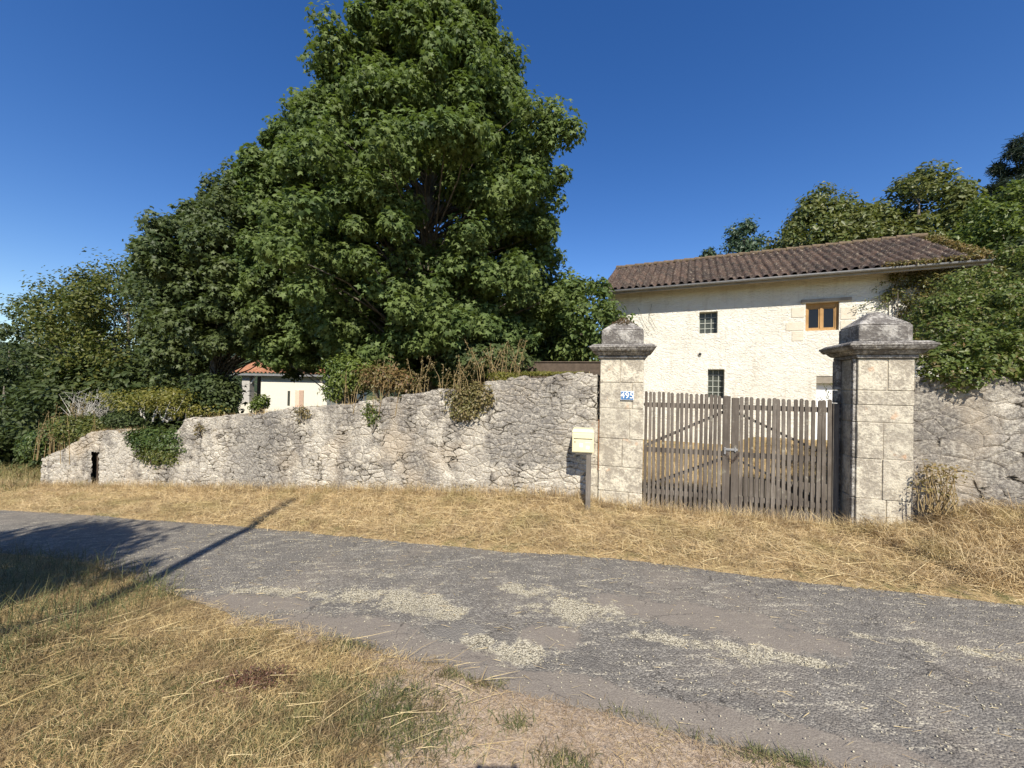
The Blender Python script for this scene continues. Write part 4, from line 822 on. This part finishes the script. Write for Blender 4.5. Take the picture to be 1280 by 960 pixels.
# vine shoots on the facade
def shoots(label, pts_list, org_v, leafm, ls, n, rad):
    x0, z0 = hp_(*pts_list[0][0], org_v); Xo = H0[0]+x0*math.cos(HTH)+org_v*math.sin(HTH); Yo = H0[1]-x0*math.sin(HTH)+org_v*math.cos(HTH)
    root = empty('vine_shoot', (Xo, Yo, z0), -HTH, label, 'vine'); mb = MB(); Ps = []
    for pts in pts_list:
        q = [hp_(a, b, org_v) for a, b in pts]; q = [Vector((a-x0, random.uniform(-.04, .0), b-z0)) for a, b in q]; mb.tube(q, .006, 4, cap=False)
        for _ in range(n): i = random.randrange(len(q)-1); p = q[i].lerp(q[i+1], random.random()); Ps.append((p.x+random.gauss(0, rad), p.y+random.uniform(-.1, 0), p.z+random.gauss(0, rad)))
    mb.build('stem', BARK, root); P = np.array(Ps); V, Q = leafgeo(P, rng.normal(size=P.shape)*.6+np.array([0, -.8, .4]), ls*rng.uniform(.6, 1.2, len(P)), OVAL_T, OVAL_F, .5); link('leaves', npmesh('leaves', V, Q), leafm, root)
shoots('thin vine shoots reaching left across the facade beside the wooden window', [[(1120, 362), (1100, 370), (1080, 380), (1062, 388)], [(1115, 380), (1095, 384), (1075, 388)], [(1125, 350), (1105, 352), (1092, 362)]], .5, OLIVE, .07, 45, .06)
shoots('dark climbing sprig in front of the white door', [[(1036, 500), (1032, 486), (1028, 478)], [(1042, 505), (1043, 488), (1037, 480)]], .45, DARKL, .06, 22, .04)
shoots('wispy dry vine on the facade just above the left pillar', [[(812, 415), (803, 400), (798, 385)], [(820, 410), (812, 395), (815, 380)]], .5, m_leaf('wispy', [(.3, .3, .2), (.2, .22, .12)], .3), .035, 22, .05)
# weeds at the foot of the right wall
pbush('shrub', 'half dried weed bush at the foot of the right pillar and wall', 1138, 572, 1212, 645, -.25, m_leaf('footweed', [(.2, .17, .07), (.14, .14, .05), (.3, .22, .1)], .3), 420, .04, 11, .25, seedp=21, stems=40, stemmat=STEM, rough=1.)
# ---------------------------------------------------------------- grass, straw, gravel
def hz(X, Y): return ground_h(X, Y)
def scatter(n, x0, x1, yf0, yf1):
    X = rng.uniform(x0, x1, n); a = yf0(X); b = yf1(X); t = rng.random(n); return X, a+(b-a)*t
def put(name, X, Y, L, lift, bend, wd, mat, head=None, hz_=.02, label=None, cat='grass'):
    n = len(X); Z = hz(X, Y)+rng.random(n)*hz_-.004
    head = rng.random(n)*2*math.pi if head is None else head
    V, Q = blades(np.stack([X, Y, Z], 1), head, L, lift, bend, wd); o = link(name, npmesh(name, V, Q), mat)
    return tag(o, label or name, cat, kind='stuff')
wallY = lambda X: OY-(X-OX)*math.tan(TH)     # Y of frontage line (v=0)
def u_(a, b, n): return rng.uniform(a, b, n)
# far verge: matted straw between the road and the wall
n = 125000; X, Y = scatter(n, -13, 7.0, lambda x: farY(x)-.05, lambda x: wallY(x)+.02)
d = Y-farY(X); wdn = (wallY(X)-farY(X)); ok = (rng.random(n) < .25+.75*sm(d/.35+fbm(X*3, Y*3)-.5)); X, Y = X[ok], Y[ok]; n = len(X)
hd = rng.normal(0, 1.0, n)+np.where(rng.random(n) < .5, math.pi, 0)-.2+5*(fbm(X*1.6, Y*1.6, 3)-.5)
put('dry_grass', X, Y, u_(.04, .16, n), u_(.0, .8, n), u_(-.2, .9, n), u_(.0025, .0055, n), STRAW, hd, .06, 'golden cut straw matted along the foot of the stone wall')
n = 2600; X, Y = scatter(n, -9, 7.0, lambda x: farY(x)+.1, lambda x: wallY(x)+.02)
put('straw_stalks', X, Y, u_(.2, .65, n), u_(-.03, .2, n), u_(-.1, .3, n), u_(.0025, .005, n), STALK, rng.normal(0, .7, n)-.25+math.pi*(rng.random(n) < .5), .08, 'long pale stalks lying on the wall verge')
n = 14000; X, Y = scatter(n, -13, 7.0, lambda x: wallY(x)-.22, lambda x: wallY(x)-.0)
put('wall_foot_grass', X, Y, u_(.1, .3, n), u_(.7, 1.6, n), u_(.0, .9, n), u_(.003, .006, n), STRAW, None, .02, 'upright dry grass fringe at the foot of the walls')
# right bank, thicker
n = 22000; X, Y = scatter(n, 4.3, 7.5, lambda x: farY(x)+.2, lambda x: wallY(x)+.0)
put('bank_straw', X, Y, u_(.1, .4, n), u_(.1, 1.2, n), u_(.2, 1.3, n), u_(.003, .006, n), STRAW, None, .1, 'heaped straw on the bank below the right wall')
# near verge
n = 240000; X, Y = scatter(n, -6.5, 2.6, lambda x: x*0+1.15, lambda x: np.minimum(nearY(x)+.04, 4.8))
dn = nearY(X)-Y; dm = blobv(X, Y, [pb(760, 935, .75, .35), pb(560, 890, .5, .3), pb(880, 955, .6, .25), pb(950, 985, 1.0, .3), pb(640, 960, .6, .3)])
keep = rng.random(n) < (1-.93*sm((dm+.5*(fbm(X*6, Y*6, 3)-.5))/.55))*(.2+.8*sm(dn/.25))*np.where(X > -.3, .6, 1.); X, Y = X[keep], Y[keep]; n = len(X)
hd = rng.normal(0, 1.1, n)+.45+math.pi*(rng.random(n) < .4)+5*(fbm(X*1.8, Y*1.8, 3)-.5)
put('verge_grass', X, Y, u_(.015, .07, n), u_(.05, 1.2, n), u_(.0, 1.1, n), u_(.0012, .0028, n), STRAWN, hd, .035, 'dry trampled grass of the near verge')
n = 1500; X, Y = scatter(n, -6., -.1, lambda x: x*0+1.15, lambda x: nearY(x)-.05)
put('near_stalks', X, Y, u_(.08, .34, n), u_(-.02, .2, n), u_(-.1, .25, n), u_(.0015, .0035, n), STALK, rng.normal(.45, .6, n), .05, 'pale lying stalks over the near verge')
n = 22000; X, Y = scatter(n, -.8, 2.8, lambda x: x*0+1.15, lambda x: nearY(x)+.02)
put('trodden_straw', X, Y, u_(.02, .07, n), u_(.0, .35, n), u_(-.1, .4, n), u_(.0012, .0025, n), STRAWP, None, .008, 'thin trodden straw over the bare earth')
# green tufts
gp = [(470, 880, .16), (510, 900, .14), (440, 905, .2), (400, 860, .12), (300, 815, .15), (230, 870, .2), (160, 830, .2), (60, 880, .25), (120, 930, .25), (520, 935, .14), (430, 812, .1), (610, 855, .06), (640, 910, .05), (780, 885, .06), (820, 895, .05), (700, 960, .08), (950, 948, .06), (340, 900, .16), (20, 840, .2), (560, 850, .05), (880, 915, .05), (1000, 955, .05), (280, 950, .2), (390, 940, .15)]
Xs = []; Ys = []; ks = []
for (px, py, r) in gp:
    x, y, _ = G(px, min(py, 958)); k = int(900*(r/.15)**1.5); Xs.append(rng.normal(x, r*1.1, k)); Ys.append(rng.normal(y, r*.55, k))
X = np.concatenate(Xs); Y = np.concatenate(Ys); ok = (dout(X, Y) > -.02) & (Y > .9); X, Y = X[ok], Y[ok]; n = len(X)
put('green_grass', X, Y, u_(.015, .075, n), u_(.4, 1.4, n), u_(.1, 1.0, n), u_(.002, .004, n), GREENB, None, .01, 'green grass tufts in the near verge')
n = 9000; X, Y = scatter(n, -7.5, -2.9, lambda x: x*0+1.6, lambda x: nearY(x)+.05); Lg = u_(.08, .32, n)
put('shaded_grass', X, Y, Lg, u_(.6, 1.5, n), u_(.1, 1.0, n), u_(.002, .005, n), GREENB, None, .01, 'taller green grass in the tree shade at the left')
# broad-leaved weeds in the near verge: dark reddish mat
x, y, _ = G(320, 858); n = 900; X = rng.normal(x, .10, n); Y = rng.normal(y, .05, n); Z = hz(X, Y)+.03
V, Q = leafgeo(np.stack([X, Y, Z+rng.random(n)*.02], 1), rng.normal(size=(n, 3))*.5+np.array([0, 0, 1]), np.full(n, .018), OVAL_T, OVAL_F); tag(link('red_ground_weed', npmesh('w', V, Q), m_leaf('red_weed', [(.12, .05, .04), (.18, .09, .06), (.1, .07, .04)], .1)), 'dark reddish low weed patch in the near verge', 'weed', kind='stuff')
# dry growth along the wall top and in its face
n = 5200; u = rng.uniform(ULEFT+.3, -.1, n); u = u[rng.random(n) < .1+.9*sm((fbm(u*1.7, u*0+7, 3)-.5)/.12)]; n = len(u); v = rng.uniform(0, .42, n); X, Y = xy_of(u, v); Z = ztop(u)-.02
V, Q = blades(np.stack([X, Y, Z], 1), rng.random(n)*6.28, u_(.04, .2, n), u_(.3, 1.6, n), u_(.2, 1.5, n), u_(.004, .008, n)); tag(link('wall_top_grass', npmesh('wtg', V, Q), STRAWN), 'dry grass sprouting along the top of the long wall', 'grass', kind='stuff')
# yard behind the gate
def uvs(n, u0, u1, v0, v1): u = rng.uniform(u0, u1, n); v = rng.uniform(v0, v1, n); X, Y = xy_of(u, v); return X, Y
n = 26000; X, Y = uvs(n, -.3, 6, .3, 6.5); put('yard_grass', X, Y, u_(.08, .25, n), u_(.3, 1.4, n), u_(.1, 1., n), u_(.005, .011, n), STRAW, None, .03, 'dry yellow grass in the yard behind the gate')
# meadow at far left
n = 16000; X, Y = uvs(n, -30, -13.0, -3, 7); ok = dout(X, Y) > .2; X, Y = X[ok], Y[ok]; n = len(X)
put('meadow_grass', X, Y, u_(.1, .4, n), u_(.7, 1.5, n), u_(.1, .8, n), u_(.01, .02, n), m_blade('meadow_blade', [(.12, .14, .05), (.2, .19, .07), (.3, .24, .1)], (.1, .12, .04)), None, .02, 'rough grass of the meadow beyond the wall end')
# straw bits on the road
n = 2600; X, Y = scatter(n, -7, 6, nearY, farY); k = rng.random(n) < fbm(X*1.5, Y*3, 3)**1.4*1.2; X, Y = X[k], Y[k]; n = len(X); Z = gz(X, Y)+.022
V, Q = blades(np.stack([X, Y, Z], 1), rng.normal(-.1, .5, n)+math.pi*(rng.random(n) < .5), u_(.02, .11, n), u_(-.02, .06, n), u_(-.05, .1, n), u_(.0015, .003, n)); tag(link('road_straw', npmesh('rs', V, Q), STALK), 'loose straw bits scattered over the road', 'straw', kind='stuff')
# loose gravel in the pale patches
def pebbles(X, Y, s, zoff):
    n = len(X); T = np.array([(1, 0, 0), (-1, 0, 0), (0, 1, 0), (0, -1, 0), (0, 0, .75), (0, 0, -.75)], float); Fc = np.array([(0, 2, 4), (2, 1, 4), (1, 3, 4), (3, 0, 4), (2, 0, 5), (1, 2, 5), (3, 1, 5), (0, 3, 5)])
    ang = rng.random(n)*6.283; c, s_ = np.cos(ang), np.sin(ang); J = T[None]*(1+rng.uniform(-.35, .35, (n, 6, 1)))*s[:, None, None]
    x = J[..., 0]*c[:, None]-J[..., 1]*s_[:, None]; y = J[..., 0]*s_[:, None]+J[..., 1]*c[:, None]
    V = np.stack([x+X[:, None], y+Y[:, None], J[..., 2]+zoff[:, None]], -1); Q = Fc[None]+(np.arange(n)*6)[:, None, None]; return V.reshape(-1, 3), Q.reshape(-1, 3)
pl_ = [pb(510, 752, .36, .15), pb(450, 746, .35, .12, .9), pb(560, 765, .16, .1), pb(650, 815, .2, .1), pb(600, 800, .1, .08), pb(720, 762, .36, .16, .85), pb(660, 738, .3, .12, .75), pb(930, 815, .28, .10, .75), pb(1000, 825, .3, .06, .8), pb(340, 738, .5, .08, .7), pb(830, 800, .4, .06, .65), pb(1250, 820, .5, .1, .6)]
n = 90000; X, Y = scatter(n, -4.5, 5, nearY, farY); pv = blobv(X, Y, pl_); k = rng.random(n) < np.where(pv+1.6*(fbm(X*5, Y*9, 4)-.5) > .5, .15, .035); X, Y = X[k], Y[k]; n = len(X)
V, Q = pebbles(X, Y, u_(.003, .007, n), gz(X, Y)+.004+.006*rng.random(n)); PM = NT('pebble', .9); PM.col(PM.ramp(PM.isl(), [(0., (.30, .26, .18)), (.4, (.46, .41, .29)), (.8, (.58, .53, .39)), (1., (.22, .2, .17))]))
tag(link('gravel', npmesh('gravel', V, Q), PM.mat), 'loose pale gravel in the worn patches of the road', 'gravel', kind='stuff')

# ---------------------------------------------------------------- things behind the camera whose shadows show
# timber utility pole
up_ = empty('utility_pole', (-3.38, -2.9, float(gz(-3.38, -2.9))), 0, 'timber utility pole behind the camera, casting the long thin shadow across the road', 'utility pole')
MB().tube([(0, 0, -.5), (.03, 0, 3), (.02, .0, 6), (.0, 0, 9.1)], [.12, .11, .09, .075], 12).build('pole', POSTW, up_, smooth=True)
mb = MB(); mb.tube([(0, 0, 9.11), (0, 0, 9.2)], [.03, .025], 8); mb.build('insulator', WHITE, up_)
for (x, y, prof, ncl, sy_, lb_, sd) in ((-6.4, -1.5, [(4.9, .8), (5.4, 2.4), (6.1, 2.3), (6.8, .9)], 120, .36, 'roadside tree behind the camera, casting the shade over the road at the left', 61),
        (-11.5, -2.5, [(3., 1.), (5, 3.0), (6.8, 2.2), (8, .4)], 80, .8, 'farthest left roadside tree behind the camera', 63)):
    z = float(gz(x, y)); tree('roadside_tree', lb_, (x, y, z), prof, ncl, 140, .42, .15, DARKL, prof[-1][0]*.92, .12, OVAL_T, OVAL_F, seed=sd, frac=.4, group='roadside trees behind the camera', sy=sy_)

# phone held up at the camera and the person holding it
ph = empty('phone', (.01, -.012, 1.745), 0, 'black phone held level in both hands at the viewpoint, its shadow at the bottom edge', 'phone')
MB().box(-.078, .078, -.009, 0, -.045, .03).build('case', m_plain('black_case', (.02, .02, .02), .4, .1), ph, bevel=.004)
def skin(name, joints, edges, mat, parent, lev=2):
    me = bpy.data.meshes.new(name); me.from_pydata([j[0] for j in joints], edges, []); o = link(name, me, mat, parent)
    o.modifiers.new('skin', 'SKIN'); me.skin_vertices[0] if len(me.skin_vertices) else None
    if not me.skin_vertices:
        bpy.context.view_layer.objects.active = o
    sv = me.skin_vertices[0].data
    for i, j in enumerate(joints): sv[i].radius = (j[1], j[2] if len(j) > 2 else j[1])
    sv[0].use_root = True; ss = o.modifiers.new('s', 'SUBSURF'); ss.levels = ss.render_levels = lev; return o
try:
    pe = empty('person', (0.02, -.42, float(gz(0.02, -.42))), 0, 'person behind the viewpoint in dark clothes, holding up a phone with both hands', 'person')
    SK = m_plain('skin', (.5, .33, .25), .6, .05); SH = m_plain('dark_shirt', (.05, .06, .09), .9, .1); TR = m_plain('dark_trousers', (.04, .04, .05), .9, .1)
    J = [((0, 0, .98), .15, .11), ((0, 0, 1.2), .15, .10), ((0, 0, 1.42), .17, .10), ((0, .01, 1.52), .06), ((0, .03, 1.60), .085, .10), ((0, .04, 1.70), .08, .10),
         ((.19, 0, 1.43), .06), ((.25, .12, 1.24), .048), ((.11, .36, 1.66), .03), ((.095, .395, 1.70), .03, .018), ((-.19, 0, 1.43), .06), ((-.25, .12, 1.24), .048), ((-.11, .36, 1.66), .03), ((-.095, .395, 1.70), .03, .018),
         ((.1, 0, .9), .095), ((.11, .02, .5), .06), ((.12, -.02, .09), .04), ((.13, .12, .04), .04, .03), ((-.1, 0, .9), .095), ((-.11, .02, .5), .06), ((-.12, -.02, .09), .04), ((-.13, .12, .04), .04, .03)]
    Ed = [(0, 1), (1, 2), (2, 3), (3, 4), (4, 5), (2, 6), (6, 7), (7, 8), (8, 9), (2, 10), (10, 11), (11, 12), (12, 13), (0, 14), (14, 15), (15, 16), (16, 17), (0, 18), (18, 19), (19, 20), (20, 21)]
    body = skin('body', J, Ed, SK, pe)
    g_ = lambda js, k: [(J[i][0], J[i][1]+k, (J[i][2] if len(J[i]) > 2 else J[i][1])+k) for i in js]
    skin('shirt', g_([0, 1, 2, 6, 7, 10, 11], .014), [(0, 1), (1, 2), (2, 3), (3, 4), (2, 5), (5, 6)], SH, pe)
    skin('trousers', g_([0, 14, 15, 16, 18, 19, 20], .014), [(0, 1), (1, 2), (2, 3), (0, 4), (4, 5), (5, 6)], TR, pe)
    for sx in (1, -1):      # fingers curled round the phone's ends, thumb behind
        for k in range(4):
            z = 1.765-.018*k; L = (.030, .036, .034, .026)[k]
            skin('finger', [((sx*.098, .40, z-.01), .008), ((sx*.088, .42, z), .0075), ((sx*(.098-L), .424, z+.002), .006)], [(0, 1), (1, 2)], SK, pe, 1)
        skin('thumb', [((sx*.098, .392, 1.69), .010), ((sx*.085, .385, 1.715), .009), ((sx*.07, .386, 1.735), .0075)], [(0, 1), (1, 2)], SK, pe, 1)
    n = 400; d = norm(rng.normal(size=(n, 3))); d[:, 2] = np.abs(d[:, 2])
    MBh = MB(); MBh.tube([(0, .03, 1.66), (0, .015, 1.72), (0, .02, 1.775), (0, .02, 1.80)], [.095, .10, .075, .02], 16); MBh.build('hair', m_plain('brown_hair', (.06, .04, .025), .7, .3), pe, smooth=True)
except Exception as ex: print('person', ex)
